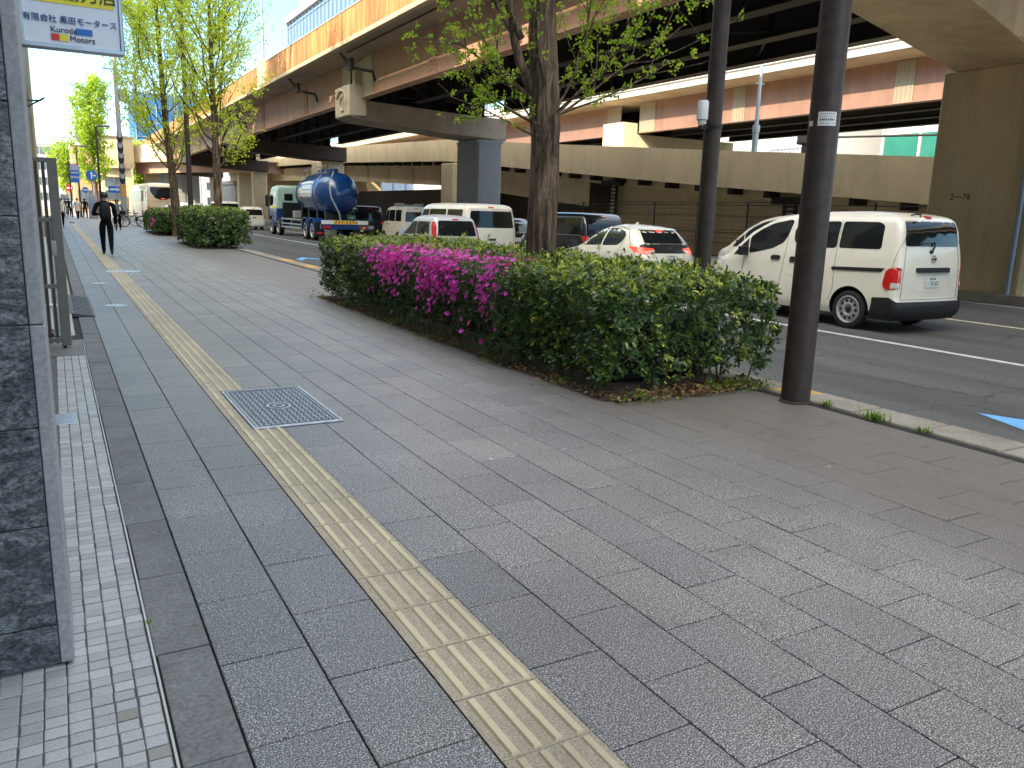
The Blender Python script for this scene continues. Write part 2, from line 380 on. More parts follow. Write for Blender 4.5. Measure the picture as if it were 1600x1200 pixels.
# ---------------------------------------------------------------- mesh helpers
class MB:
    def __init__(s): s.v = []; s.f = []; s.mi = []; s.t = []
    def add(s, vs, fs, mi=0, tint=0.5):
        o = len(s.v); s.v += [tuple(map(float, v)) for v in vs]
        for f in fs: s.f.append(tuple(o + i for i in f)); s.mi.append(mi); s.t.append(tint)
        return s
    def box(s, x0, x1, y0, y1, z0, z1, mi=0, tint=0.5):
        vs = [(x0, y0, z0), (x1, y0, z0), (x1, y1, z0), (x0, y1, z0), (x0, y0, z1), (x1, y0, z1), (x1, y1, z1), (x0, y1, z1)]
        return s.add(vs, [(0, 3, 2, 1), (4, 5, 6, 7), (0, 1, 5, 4), (1, 2, 6, 5), (2, 3, 7, 6), (3, 0, 4, 7)], mi, tint)
    def quad(s, a, b, c, d, mi=0, tint=0.5): return s.add([a, b, c, d], [(0, 1, 2, 3)], mi, tint)
    def prism(s, poly, axis, a0, a1, mi=0):
        """poly: 2-D outline; axis 'x': (y,z) 'y': (x,z) 'z': (x,y)"""
        mk = {'x': lambda p, a: (a, p[0], p[1]), 'y': lambda p, a: (p[0], a, p[1]), 'z': lambda p, a: (p[0], p[1], a)}[axis]
        n = len(poly)
        vs = [mk(p, a0) for p in poly] + [mk(p, a1) for p in poly]
        fs = [tuple(range(n - 1, -1, -1)), tuple(range(n, 2 * n))] + [(i, (i + 1) % n, n + (i + 1) % n, n + i) for i in range(n)]
        return s.add(vs, fs, mi)
    def tube(s, path, rad, n=8, mi=0, caps=True):
        P = [Vector(p) for p in path]
        if isinstance(rad, (int, float)): rad = [rad] * len(P)
        up = None; rings = []
        for i, p in enumerate(P):
            d = (P[min(i + 1, len(P) - 1)] - P[max(i - 1, 0)]).normalized()
            if up is None: up = Vector((0, 0, 1)) if abs(d.z) < 0.9 else Vector((1, 0, 0))
            a = d.cross(up); a = a.normalized() if a.length > 1e-6 else d.orthogonal().normalized()
            up = a.cross(d).normalized(); b = up
            rings.append([p + (a * math.cos(2 * math.pi * k / n) + b * math.sin(2 * math.pi * k / n)) * rad[i] for k in range(n)])
        vs = [q for r in rings for q in r]
        fs = [(i * n + k, i * n + (k + 1) % n, (i + 1) * n + (k + 1) % n, (i + 1) * n + k) for i in range(len(P) - 1) for k in range(n)]
        if caps: fs += [tuple(range(n - 1, -1, -1)), tuple((len(P) - 1) * n + k for k in range(n))]
        return s.add(vs, fs, mi)
    def revolve(s, prof, origin=(0, 0, 0), axis='z', n=24, mi=0, sx=1.0, caps=True):
        """prof: list of (radius, height) along the axis"""
        o = Vector(origin); vs = []
        for r, h in prof:
            for k in range(n):
                a = 2 * math.pi * k / n; c, q = r * math.cos(a) * sx, r * math.sin(a)
                vs.append(o + Vector({'z': (c, q, h), 'x': (h, c, q), 'y': (c, h, q)}[axis]))
        m = len(prof)
        fs = [(i * n + k, i * n + (k + 1) % n, (i + 1) * n + (k + 1) % n, (i + 1) * n + k) for i in range(m - 1) for k in range(n)]
        if not caps: return s.add(vs, fs, mi)
        if prof[0][0] > 1e-6: fs.append(tuple(range(n - 1, -1, -1)))
        if prof[-1][0] > 1e-6: fs.append(tuple((m - 1) * n + k for k in range(n)))
        return s.add(vs, fs, mi)
    def ball(s, c, r, n=12, mi=0, sc=(1, 1, 1)):
        prof = [(math.sin(math.pi * i / n), -math.cos(math.pi * i / n)) for i in range(n + 1)]
        o = len(s.v); s.revolve(prof, (0, 0, 0), 'z', n + 4, mi)
        for i in range(o, len(s.v)):
            q = s.v[i]; s.v[i] = (c[0] + q[0] * r * sc[0], c[1] + q[1] * r * sc[1], c[2] + q[2] * r * sc[2])
        return s
    def build(s, name, mats, parent=None, smooth=None, bevel=0.0, fix=True):
        me = bpy.data.meshes.new(name)
        me.from_pydata(s.v, [], s.f)
        for m in (mats if isinstance(mats, (list, tuple)) else [mats]): me.materials.append(m)
        me.polygons.foreach_set('material_index', s.mi)
        a = me.attributes.new('tint', 'FLOAT', 'FACE'); a.data.foreach_set('value', s.t)
        if fix:
            bm = bmesh.new(); bm.from_mesh(me)
            bmesh.ops.remove_doubles(bm, verts=bm.verts, dist=1e-6)
            bmesh.ops.recalc_face_normals(bm, faces=bm.faces)
            bm.to_mesh(me); bm.free()
        if smooth is not None:
            me.polygons.foreach_set('use_smooth', [True] * len(me.polygons))
            me.set_sharp_from_angle(angle=R_(smooth))
        me.update()
        o = bpy.data.objects.new(name, me); COL.objects.link(o)
        if parent is not None: o.parent = parent
        if bevel:
            b = o.modifiers.new('bevel', 'BEVEL'); b.width = bevel; b.segments = 2; b.limit_method = 'ANGLE'; b.angle_limit = R_(40)
        return o

def tag(o, label=None, cat=None, group=None, kind=None):
    if label: o['label'] = label
    if cat: o['category'] = cat
    if group: o['group'] = group
    if kind: o['kind'] = kind
    return o

def thing(name, loc, label, cat, rz=0.0, group=None):
    o = bpy.data.objects.new(name, None); COL.objects.link(o)
    o.location = loc; o.rotation_euler = (0, 0, rz); o.empty_display_size = 0.3
    return tag(o, label, cat, group)

def copy_tree(o, parent=None):
    c = o.copy(); COL.objects.link(c)
    if parent is not None: c.parent = parent
    for ch in list(o.children): copy_tree(ch, c)
    return c

def struct(name, mb, mat, **k): return tag(mb.build(name, mat, **k), kind='structure')

def text_mesh(body, size, name, mat, parent=None, loc=(0, 0, 0), rot=(R_(90), 0, 0), ext=0.002, align='CENTER', sx=1.0):
    cu = bpy.data.curves.new(name, 'FONT'); cu.body = body; cu.size = size; cu.extrude = ext
    cu.align_x = align; cu.align_y = 'CENTER'
    t = bpy.data.objects.new("tmp_text", cu); COL.objects.link(t)
    bpy.context.view_layer.update()
    me = bpy.data.meshes.new_from_object(t.evaluated_get(bpy.context.evaluated_depsgraph_get()))
    bpy.data.objects.remove(t); bpy.data.curves.remove(cu)
    me.materials.clear(); me.materials.append(mat); me.name = name
    o = bpy.data.objects.new(name, me); COL.objects.link(o)
    o.location = loc; o.rotation_euler = rot; o.scale = (sx, 1, 1)
    if parent is not None: o.parent = parent
    return o

def np_mesh(name, verts, faces_per, mats, parent=None, tint=None, mi=None, smooth=False):
    """verts (N,k,3): N identical pieces; faces_per: list of index tuples within a piece"""
    N, k, _ = verts.shape
    loops = []; starts = []; tot = 0
    tmpl = [list(f) for f in faces_per]
    sizes = [len(f) for f in tmpl]
    flat = np.concatenate([np.array(f) for f in tmpl])
    idx = (np.arange(N)[:, None] * k + flat[None, :]).ravel()
    ls = np.tile(np.array(sizes), N)
    st = np.concatenate([[0], np.cumsum(ls)[:-1]])
    me = bpy.data.meshes.new(name)
    me.vertices.add(N * k); me.vertices.foreach_set('co', verts.reshape(-1).astype(np.float32))
    me.loops.add(len(idx)); me.loops.foreach_set('vertex_index', idx.astype(np.int32))
    me.polygons.add(len(ls)); me.polygons.foreach_set('loop_start', st.astype(np.int32))
    if tint is not None:
        a = me.attributes.new('tint', 'FLOAT', 'FACE'); a.data.foreach_set('value', np.repeat(tint, len(sizes)).astype(np.float32))
    for m in (mats if isinstance(mats, (list, tuple)) else [mats]): me.materials.append(m)
    if mi is not None: me.polygons.foreach_set('material_index', np.repeat(mi, len(sizes)).astype(np.int32))
    me.polygons.foreach_set('use_smooth', np.full(len(ls), smooth))
    me.update(calc_edges=True); me.validate()
    o = bpy.data.objects.new(name, me); COL.objects.link(o)
    if parent is not None: o.parent = parent
    return o

LEAF = np.array([(0, 0, 0), (-0.30, 0.34, 0.03), (0.30, 0.34, 0.03), (-0.27, 0.72, -0.02), (0.27, 0.72, -0.02), (0, 1.0, -0.10)])
LEAF_F = [(0, 2, 1), (1, 2, 4, 3), (3, 4, 5)]
FAN = np.array([(0, 0, 0), (-0.5, 0.75, 0.06), (-0.15, 1.0, -0.04), (0.2, 0.97, 0.05), (0.5, 0.72, -0.05)])
FAN_F = [(0, 2, 1), (0, 3, 2), (0, 4, 3)]

def frames(d, rng):
    """orthonormal frames whose local y runs along d, spun at random"""
    d = d / np.linalg.norm(d, axis=1, keepdims=True)
    r = rng.normal(size=d.shape); x = np.cross(d, r); x /= np.linalg.norm(x, axis=1, keepdims=True) + 1e-9
    return np.stack([x, d, np.cross(x, d)], axis=1)          # rows x,y,z

def place(shape, pos, dirs, size, rng):
    F = frames(dirs, rng)
    return pos[:, None, :] + np.einsum('kj,njc->nkc', shape, F) * size[:, None, None]
# ---------------------------------------------------------------- ground, road, pavement
rng = np.random.default_rng(7); random.seed(7)
g = MB(); g.quad((-2500, -2500, -.20), (2500, -2500, -.20), (2500, 2500, -.20), (-2500, 2500, -.20)); struct('ground', g, M['ground'])
g = MB(); g.quad((5.94, -60, -.15), (18.3, -60, -.15), (18.3, 420, -.15), (5.94, 420, -.15)); struct('road', g, M['asphalt'])
g = MB(); g.quad((-14, -20, -.012), (5.55, -20, -.012), (5.55, 90, -.012), (-14, 90, -.012)); struct('pavement_bed', g, M['joint'])
g = MB(); g.box(18.3, 18.62, -30, 260, -.2, 0.06); g.box(18.62, 29.0, -30, 260, -.2, 0.02); struct('median_pavement', g, M['kerb'], bevel=0.02)
g = MB(); g.quad((29.0, -60, -.15), (44, -60, -.15), (44, 420, -.15), (29, 420, -.15)); struct('far_road', g, M['asphalt'])
g = MB(); g.quad((-60, 90, -.03), (5.94, 90, -.03), (5.94, 420, -.03), (-60, 420, -.03)); struct('plaza_pavement', g, M['ground'])

def paver_field(name, x_edges, y0, y1, holes=(), pitch=.4755):
    V, T = [], []
    for k, (xa, xb) in enumerate(x_edges):
        ph = 2.10 + (.2378 if k % 2 else 0.0)
        n0 = int(math.floor((y0 - ph) / pitch))
        for j in range(n0, int((y1 - ph) / pitch) + 1):
            ya, yb = ph + j * pitch, ph + (j + 1) * pitch
            if yb < y0 or ya > y1: continue
            ya, yb = max(ya, y0), min(yb, y1)
            if yb - ya < .04: continue
            cx, cy = (xa + xb) / 2, (ya + yb) / 2
            if any(h[0] < cx < h[1] and h[2] < cy < h[3] for h in holes): continue
            z = random.gauss(0, .0004); tx, ty = random.gauss(0, .0003), random.gauss(0, .0003)
            g_ = .0026; b_ = .0032
            o = [(xa + g_, ya + g_), (xb - g_, ya + g_), (xb - g_, yb - g_), (xa + g_, yb - g_)]
            i = [(xa + g_ + b_, ya + g_ + b_), (xb - g_ - b_, ya + g_ + b_), (xb - g_ - b_, yb - g_ - b_), (xa + g_ + b_, yb - g_ - b_)]
            zt = [z - tx - ty, z + tx - ty, z + tx + ty, z - tx + ty]
            V.append([(*p, -.011) for p in o] + [(*p, q - .0022) for p, q in zip(o, zt)] + [(*p, q) for p, q in zip(i, zt)])
            T.append(min(1, max(0, random.gauss(.5, .16))))
    F = [(8, 9, 10, 11)] + [(4 + a, 4 + (a + 1) % 4, 8 + (a + 1) % 4, 8 + a) for a in range(4)] + [(a, (a + 1) % 4, 4 + (a + 1) % 4, 4 + a) for a in range(4)]
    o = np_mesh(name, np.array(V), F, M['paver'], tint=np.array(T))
    return tag(o, kind='structure')

xs = [.37, .67, .98]
left_cols = [(xs[0], xs[1]), (xs[1], xs[2])]
right_cols = [(1.285 + .2955 * i, 1.285 + .2955 * (i + 1)) for i in range(14)]
hedge_holes = [(3.86, 5.6, 5.28, 13.75), (4.24, 5.6, 29.6, 35.0), (4.24, 5.6, 41.4, 48.0)]
V_cols = left_cols + right_cols
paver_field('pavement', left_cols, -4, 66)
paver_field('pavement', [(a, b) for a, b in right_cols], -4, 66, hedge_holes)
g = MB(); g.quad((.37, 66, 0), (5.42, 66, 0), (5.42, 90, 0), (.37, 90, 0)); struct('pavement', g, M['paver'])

# concrete edging blocks and the thin pale strip beside the tiles
V, T = [], []
g = MB()
for j in range(-8, 110):
    ya = 2.095 + j * .641; yb = ya + .641
    g.box(.196 + random.gauss(0, .002), .366, ya + .003, yb - .003, -.012, random.gauss(0, .0012), tint=random.random())
struct('pavement_edging', g, M['band'], bevel=.004)
g = MB()
for j in range(-4, 10):
    g.box(.182, .190, j * 1.0 + .004, j * 1.0 + .997, -.012, .004)
struct('pale_edging_strip', g, M['palewall'], bevel=.002)

# white stone mosaic in front of the entrance
V, T = [], []
def mosaic(x0, x1, y0, y1):
    px, py = .0625, .0560
    for i in range(int((x1 - x0) / px + .5)):
        off = random.uniform(-.003, .003)
        j = 0
        while y0 + j * py + off < y1:
            xa = x1 - (i + 1) * px; ya = y0 + j * py + off; j += 1
            jx, jy = random.gauss(0, .0009), random.gauss(0, .0009)
            gx = .0017 + random.random() * .0012
            xa += jx; ya += jy
            z = random.gauss(.0005, .0003)
            o = [(xa + gx, ya + gx), (xa + px - gx, ya + gx), (xa + px - gx, ya + py - gx), (xa + gx, ya + py - gx)]
            q = .003
            ii = [(xa + gx + q, ya + gx + q), (xa + px - gx - q, ya + gx + q), (xa + px - gx - q, ya + py - gx - q), (xa + gx + q, ya + py - gx - q)]
            V.append([(*p, -.011) for p in o] + [(*p, z - .002) for p in o] + [(*p, z) for p in ii])
            T.append(min(1, max(0, random.gauss(.62, .22))))
mosaic(-.0725, .178, .6, 8.9)
mosaic(-1.5, -.0725, .6, 2.79)
TF = [(8, 9, 10, 11)] + [(4 + a, 4 + (a + 1) % 4, 8 + (a + 1) % 4, 8 + a) for a in range(4)] + [(a, (a + 1) % 4, 4 + (a + 1) % 4, 4 + a) for a in range(4)]
tag(np_mesh('tiled_path', np.array(V), TF, M['tile'], tint=np.array(T)), kind='structure')
g = MB(); g.quad((-1.6, -4, -.006), (.18, -4, -.006), (.18, 9.0, -.006), (-1.6, 9.0, -.006)); struct('tile_bed', g, M['grout'])
g = MB(); g.box(-3, .178, 8.93, 9.98, -.01, .004); g.box(-3, .12, 9.98, 30, -.01, .05); struct('gate_threshold', g, M['band'])

# kerb along the road, with faded orange paint
g = MB()
j = -6.0
while j < 90:
    g.box(5.56, 5.94, j + .004, j + .596, -.15, .004 + random.gauss(0, .002)); j += .6
struct('kerb', g, M['kerb'], bevel=.02)
g = MB()
g.quad((5.60, 4.5, .0085), (5.90, 4.5, .0085), (5.90, 5.1, .0085), (5.60, 5.1, .0085))
for a, b in ((20.4, 21.6), (22.8, 24.0)):
    g.quad((5.60, a, .0085), (5.90, a, .0085), (5.90, b, .0085), (5.60, b, .0085))
struct('kerb_paint', g, M['orange'])

# road markings
g = MB()
g.quad((10.25, -20, -.146), (10.38, -20, -.146), (10.38, 200, -.146), (10.25, 200, -.146))
g.quad((17.75, -20, -.146), (17.90, -20, -.146), (17.90, 200, -.146), (17.75, 200, -.146))
struct('road_marking_white', g, M['linew'])
g = MB()
for a in (-8, 5.2, 20, 35, 50):
    g.quad((14.05, a, -.146), (14.19, a, -.146), (14.19, a + 10, -.146), (14.05, a + 10, -.146))
struct('road_marking_cream', g, M['liney'])
g = MB()
for y in (3.2, 26.4, 48):            # cycle-lane chevrons
    g.add([(6.75, y - .1, -.146), (7.20, y + .93, -.146), (7.65, y - .1, -.146), (7.65, y - .75, -.146), (7.20, y + .28, -.146), (6.75, y - .75, -.146)], [(0, 1, 4, 5), (1, 2, 3, 4)])
struct('road_marking_blue', g, M['blue'])
g = MB(); 
for i in range(9): g.quad((6.3 + i * 1.3, 88, -.146), (6.85 + i * 1.3, 88, -.146), (6.85 + i * 1.3, 92, -.146), (6.3 + i * 1.3, 92, -.146))
struct('road_marking_crossing', g, M['linew'])

# tactile guiding strip
g = MB()
j = 0
for j in range(-18, 190):
    ya = 2.04 + j * .3165; yb = ya + .3165
    cut = ya < 6.72 and yb > 5.54
    xr = 1.085 if cut else 1.283
    tt = random.uniform(.05, .3)
    g.box(.982, xr, ya + .0018, yb - .0018, -.012, .0025 + random.gauss(0, .0006), tint=tt)
    for k in range(4):
        xc = 1.030 + k * .0735
        if cut and xc > 1.08: continue
        y0_, y1_ = ya + .010, yb - .010
        w0, w1, zt = .0155, .0105, .0085
        vs = [(xc - w0, y0_, .0024), (xc + w0, y0_, .0024), (xc + w0, y1_, .0024), (xc - w0, y1_, .0024),
              (xc - w1, y0_ + .006, zt), (xc + w1, y0_ + .006, zt), (xc + w1, y1_ - .006, zt), (xc - w1, y1_ - .006, zt)]
        g.add(vs, [(4, 5, 6, 7), (0, 1, 5, 4), (1, 2, 6, 5), (2, 3, 7, 6), (3, 0, 4, 7)], 0, min(1, tt + .55))
struct('tactile_path', g, M['tactile'], fix=False)

# access covers
t = thing('access_cover', (1.405, 6.11, 0), "grey patterned rectangular access cover cut into the yellow tactile strip", 'access cover')
g = MB(); w, h = .315, .63
g.prism([(-w + .03, -h), (w - .03, -h), (w, -h + .03), (w, h - .03), (w - .03, h), (-w + .03, h), (-w, h - .03), (-w, -h + .03)], 'z', -.012, .004)
g.build('plate', M['castdark'], t)
g = MB()
for a, b, zt in ((0, .022, .012), (.030, .044, .010)):
    for (x0, x1, y0, y1) in ((-w + a, w - a, -h + a, -h + b), (-w + a, w - a, h - b, h - a), (-w + a, -w + b, -h + b, h - b), (w - b, w - a, -h + b, h - b)):
        g.box(x0, x1, y0, y1, .002, zt)
g.build('rim', M['cast'], t, bevel=.003)
g = MB()
for i in range(13):
    for j in range(26):
        x = -.245 + i * .0408; y = -.535 + j * .0428
        if math.hypot(x, y * .8) < .105: continue
        a = .0165 if (i + j) % 2 else .007; b = .007 if (i + j) % 2 else .0175
        g.box(x - a, x + a, y - b, y + b, .003, .0085)
for r0, r1 in ((.092, .074), (.045, .030)):
    n = 28
    for k in range(n):
        a0, a1 = 2 * math.pi * k / n, 2 * math.pi * (k + 1) / n
        g.add([(r * math.cos(a), r * math.sin(a) * 1.2, z) for z in (.003, .0085) for r, a in ((r0, a0), (r0, a1), (r1, a1), (r1, a0))],
              [(4, 5, 6, 7), (0, 1, 5, 4), (2, 3, 7, 6)])
g.build('stud_pattern', M['cast'], t)

def round_cover(x, y, r, label):
    t = thing('manhole_cover', (x, y, 0), label, 'manhole cover', group='small covers set in the pavement')
    g = MB(); g.revolve([(r, -.01), (r, .005), (r * .88, .006), (r * .86, .003)], n=24); g.build('rim', M['steel'], t, smooth=30)
    g = MB(); g.revolve([(r * .855, -.01), (r * .85, .0035), (0, .004)], n=24)
    for k in range(-4, 5): g.box(-r * .7, r * .7, k * r * .17 - .01, k * r * .17 + .01, .003, .007)
    g.build('lid', M['steel'], t)
round_cover(.72, 13.2, .15, "nearest small round pale cover on the paving beside the tactile strip")
round_cover(.66, 16.9, .13, "second small round pale cover, beyond the black rubber ramp")
t = thing('access_cover', (1.25, 19.7, 0), "pale steel framed cover straddling the tactile strip far down the pavement", 'access cover')
g = MB()
for q in ((-.33, .33, -.3, -.27), (-.33, .33, .27, .3), (-.33, -.30, -.27, .27), (.30, .33, -.27, .27)): g.box(*q, -.01, .012)
g.build('frame', M['steel'], t)
g = MB(); g.box(-.30, .30, -.27, .27, -.01, .006); g.build('lid', M['cast'], t)
t = thing('floor_plate', (-.03, 6.28, 0), "small plain steel floor plate let into the white mosaic tiles", 'floor plate')
g = MB(); g.box(-.075, .072, -.155, .155, -.01, .0055); g.build('plate', M['steel'], t, bevel=.003)
g = MB(); g.revolve([(.012, .004), (.011, .0075), (0, .008)], (.0, .12, 0), n=12); g.build('screw', M['cast'], t)

# rubber ramp and white step edge by the gate
g = MB(); g.prism([(-.02, 0), (.30, 0), (.29, .012), (.03, .055), (-.02, .055)], 'y', 11.95, 14.4)
for k in range(14): g.prism([(.05, .05), (.27, .014), (.27, .022), (.05, .059)], 'y', 12.05 + k * .165, 12.10 + k * .165)
o = g.build('rubber_ramp', M['rubbermat'], bevel=.008); o.location = (.10, 0, .003)
tag(o, "black rubber kerb ramp lying on the pavement past the brown gate", 'kerb ramp')
g = MB(); g.box(.045, .118, 9.99, 14.4, -.01, .052); g.box(.045, .15, 14.4, 30, -.01, .05)
struct('white_step_edge', g, M['whitebar'], bevel=.006)

# ---------------------------------------------------------------- left-hand buildings
t = thing('granite_pillar', (0, 2.8, 0), "polished dark blue granite pillar rising from the white mosaic tiles", 'pillar')
g = MB()
zs = [.012, .15, .49, .81, 1.13, 1.45, 1.77, 2.09, 2.41, 2.73, 3.05, 3.4]
for a, b in zip(zs[:-1], zs[1:]):
    g.box(-1.05, -.088, 0, .06, a + .002, b - .002)
g.build('granite_slab', M['granite'], t, bevel=.002)
g = MB(); g.box(-1.04, -.10, .012, .62, 0, 3.4); g.build('core', M['greywall'], t)
g = MB()
for a, b in ((.012, 1.13), (1.13, 2.41), (2.41, 3.4)): g.box(-.086, -.046, -.004, .5, a + .0015, b - .0015)
g.build('corner_trim', M['ltgranite'], t, bevel=.004)

def facade_windows(b, x, ys, zs, w, h, name='window', mat='winglass', depth=.06):
    for z in zs:
        for y in ys:
            f = MB()
            f.box(x - .04, x + depth, y - w / 2 - .07, y - w / 2, z - h / 2 - .07, z + h / 2 + .07)
            f.box(x - .04, x + depth, y + w / 2, y + w / 2 + .07, z - h / 2 - .07, z + h / 2 + .07)
            f.box(x - .04, x + depth, y - w / 2, y + w / 2, z - h / 2 - .07, z - h / 2)
            f.box(x - .04, x + depth, y - w / 2, y + w / 2, z + h / 2, z + h / 2 + .07)
            fo = f.build(name, M['bronze'], b)
            p = MB(); p.box(x - .03, x + .012, y - w / 2, y + w / 2, z - h / 2, z + h / 2); p.build('pane', M[mat], fo)

def face_windows_y(b, y, xs_, zs_, w, h, mat='winglass'):
    for z in zs_:
        for x in xs_:
            f = MB()
            for q in ((x - w / 2 - .08, x - w / 2, z - h / 2 - .08, z + h / 2 + .08), (x + w / 2, x + w / 2 + .08, z - h / 2 - .08, z + h / 2 + .08),
                      (x - w / 2, x + w / 2, z - h / 2 - .08, z - h / 2), (x - w / 2, x + w / 2, z + h / 2, z + h / 2 + .08)):
                f.box(q[0], q[1], y - .07, y + .05, q[2], q[3])
            fo = f.build('window', M['bronze'], b)
            p = MB(); p.box(x - w / 2, x + w / 2, y - .015, y + .04, z - h / 2, z + h / 2); p.build('pane', M[mat], fo)

b = thing('office_building', (0, 0, 0), "grey office building standing over the entrance with the granite pillar", 'building')
g = MB()
g.box(-14, -1.55, -34, 9.3, 0, 3.4)             # ground floor behind the recessed entrance
g.box(-14, -.30, -34, 9.3, 3.4, 15.3)
g.build('wall', M['greywall'], b)
g = MB(); g.box(-13, -.4, -34, 3.6, 15.3, 16.75); g.box(-13, -.4, 4.6, 9.2, 15.3, 16.75); g.build('roof_box', M['greywall'], b)  # unseen roof boxes, notched to let sun patches reach the girder
facade_windows(b, -.30, [-8, -4.5, -1, 2.5, 6], [5.2, 8.6, 12.0], 2.4, 1.7)
g = MB(); g.box(-1.62, -1.50, 3.7, 8.6, .05, 2.7); g.build('shop_window', M['winglass'], b)

b = thing('shop_building', (0, 0, 0), "dark panelled shop building with a beige corner strip behind the brown gate", 'building')
g = MB(); g.box(-12, -1.9, 9.9, 17.6, 0, 2.5); g.box(-12, -.24, 9.9, 17.6, 2.5, 14.9); g.build('wall', M['greywall'], b)
g = MB(); g.box(-.24, -.20, 12.02, 17.5, .05, 3.0); g.box(-.24, -.20, 12.02, 17.5, 3.06, 14.4); g.build('dark_panel', M['darkwall'], b)
g = MB(); g.box(-.32, -.165, 17.5, 18.3, 0, 14.9); g.build('corner_strip', M['beige'], b)
g = MB(); g.box(-11, -.35, 9.9, 14.2, 14.9, 16.7); g.box(-11, -.35, 15.2, 17.6, 14.9, 16.7); g.build('roof_box', M['greywall'], b)  # unseen boxes with a gap, added to shape the shadow edge
g = MB(); g.tube([(-.19, 12.6, 2.74), (-.03, 12.4, 2.735), (.02, 12.2, 2.75)], .012, 6); g.tube([(-.19, 12.6, 2.66), (-.03, 12.4, 2.735)], .01, 6)
g.build('wall_bracket', M['steel'], b)
for k, (y0, y1, hgt, lab, mat, setb) in enumerate((
        (18.9, 33, 16.95, "tall pale office block set back beyond the dark shop building", 'palewall', -1.3),
        (33.2, 50, 17.15, "long beige office block standing along the left pavement", 'beige', -1.5),
        (50.2, 62, 17.7, "brown tiled office block near the far end of the left side row", 'brick', -2.2),
        (62.4, 82, 18.6, "unseen grey office block added at the far end of the left row for shade", 'greywall', -3.3))):  # last block is added out of view to keep sun off the far deck
    b = thing('office_building', (0, 0, 0), lab, 'building')
    g = MB(); g.box(-15, setb, y0, y1, 0, hgt); g.build('wall', M[mat], b)
    g = MB(); g.box(-15.05, setb + .05, y0 - .05, y1 + .05, hgt, hgt + .5); g.build('parapet', M['palewall'], b)
    facade_windows(b, setb, [y0 + 2 + i * 3.6 for i in range(int((y1 - y0 - 2) / 3.6))], [2.0, 5.4, 8.8, 12.2], 2.3, 1.7)

# folding gate
t = thing('folding_gate', (.04, 9.4, 0), "brown aluminium folding gate drawn back beside the granite pillar", 'gate')
g = MB(); g.box(-.055, .035, .0, .012, .03, 1.905); g.box(-.052, -.012, .012, .07, .03, 1.9); g.box(-.004, .033, .012, .07, .03, 1.9); g.build('lock_post', M['bronze'], t, bevel=.006)
g = MB()
for z in (.07, .62, 1.28, 1.86): g.box(-1.5, -.055, .006, .05, z, z + .045)
g.build('rail', M['bronze'], t, bevel=.004)
g = MB()
for k in range(16):
    x = -.105 - k * .062; g.box(x, x + .03, .012, .044, .06, 1.90)
g.build('bar', M['dkbronze'], t)
g = MB()
for x in (-.03, -.6, -1.2): MB().revolve([(.028, -.018), (.028, .018)], (x, .03, .032), 'x', 14).build('castor', M['black'], t)
g = MB(); g.box(-.075, -.03, -.01, 0, .95, 1.1); g.build('latch', M['chrome'], t)
# cones and poles seen through the gate bars
t = thing('traffic_cone', (-.26, 10.1, .05), "red traffic cone with white bands stored behind the brown gate", 'cone')
g = MB(); g.revolve([(.13, .04), (.03, .66), (0, .67)], n=18); g.build('cone', M['signred'], t, smooth=40)
g = MB(); g.revolve([(.101, .2), (.079, .32)], n=18); g.revolve([(.066, .4), (.052, .5)], n=18); g.build('band', M['signwhite'], t, smooth=40)
g = MB(); g.box(-.18, .18, -.18, .18, 0, .04); g.build('base', M['black'], t, bevel=.01)
t = thing('folded_bicycle_rack', (-.45, 10.3, .05), "white tubular rack leaning in the yard behind the brown gate", 'rack')
g = MB(); 
for k in range(4): g.tube([(-.25 + k * .16, 0, 0), (-.25 + k * .16, 0, 1.05), (-.13 + k * .16, .02, 1.05), (-.13 + k * .16, .02, 0)], .017, 8)
g.tube([(-.3, 0, .3), (.42, 0, .3)], .017, 8)
g.build('tube_frame', M['signwhite'], t, smooth=50)

# hanging sign
t = thing('hanging_sign', (0, 6.0, 0), "white projecting shop sign with a yellow top panel above the gate", 'sign')
x0, x1, z0, z1 = -.085, .475, 2.405, 3.32
g = MB()
g.box(x0, x1, -.05, .05, z0, z0 + .028); g.box(x0, x1, -.05, .05, z1 - .028, z1); g.box(x0, x0 + .02, -.05, .05, z0 + .028, z1 - .028); g.box(x1 - .02, x1, -.05, .05, z0 + .028, z1 - .028)
g.build('frame', M['steel'], t, bevel=.005)
g = MB(); g.box(x0 + .02, x1 - .02, -.04, .04, z0 + .028, z1 - .028); g.build('face_panel', M['signface'], t)
g = MB(); g.box(x0 + .045, x1 - .045, -.043, -.038, z0 + .262, z0 + .60); p = g.build('yellow_panel', M['yellow'], t)
text_mesh("販売協力店", .103, 'lettering', M['ink'], p, (.195, -.0465, z0 + .325))
text_mesh("中古車・車検", .082, 'lettering', M['ink'], p, (.195, -.0465, z0 + .50)) if False else None
text_mesh("有限会社 黒田モータース", .0455, 'lettering', M['navy'], t, (.188, -.0445, z0 + .168))
text_mesh("Kuroda", .047, 'lettering', M['ink'], t, (.145, -.0445, z0 + .111))
text_mesh("Motors", .047, 'lettering', M['ink'], t, (.245, -.0445, z0 + .066))
for n_, xa, xb, za, zb, m_ in (('red_block', .075, .120, .048, .086, 'signred'), ('yellow_block', .120, .168, .048, .086, 'yellow'), ('blue_block', .212, .302, .094, .130, 'signblue')):
    g = MB(); g.box(xa, xb, -.0445, -.039, z0 + za, z0 + zb); g.build(n_, M[m_], t)
g = MB(); g.box(-.31, x0, -.02, .02, z0 + .12, z0 + .16); g.box(-.31, x0, -.02, .02, z1 - .2, z1 - .16); g.build('bracket', M['steel'], t)
o = MB().tube([(-.30, 6.1, 3.5), (-.13, 6.02, 3.3), (-.12, 6.02, 2.9), (-.16, 6.1, 2.6), (-.15, 6.1, 2.2), (-.10, 6.1, 2.12)], .012, 6).build('cable', M['black'], smooth=60)
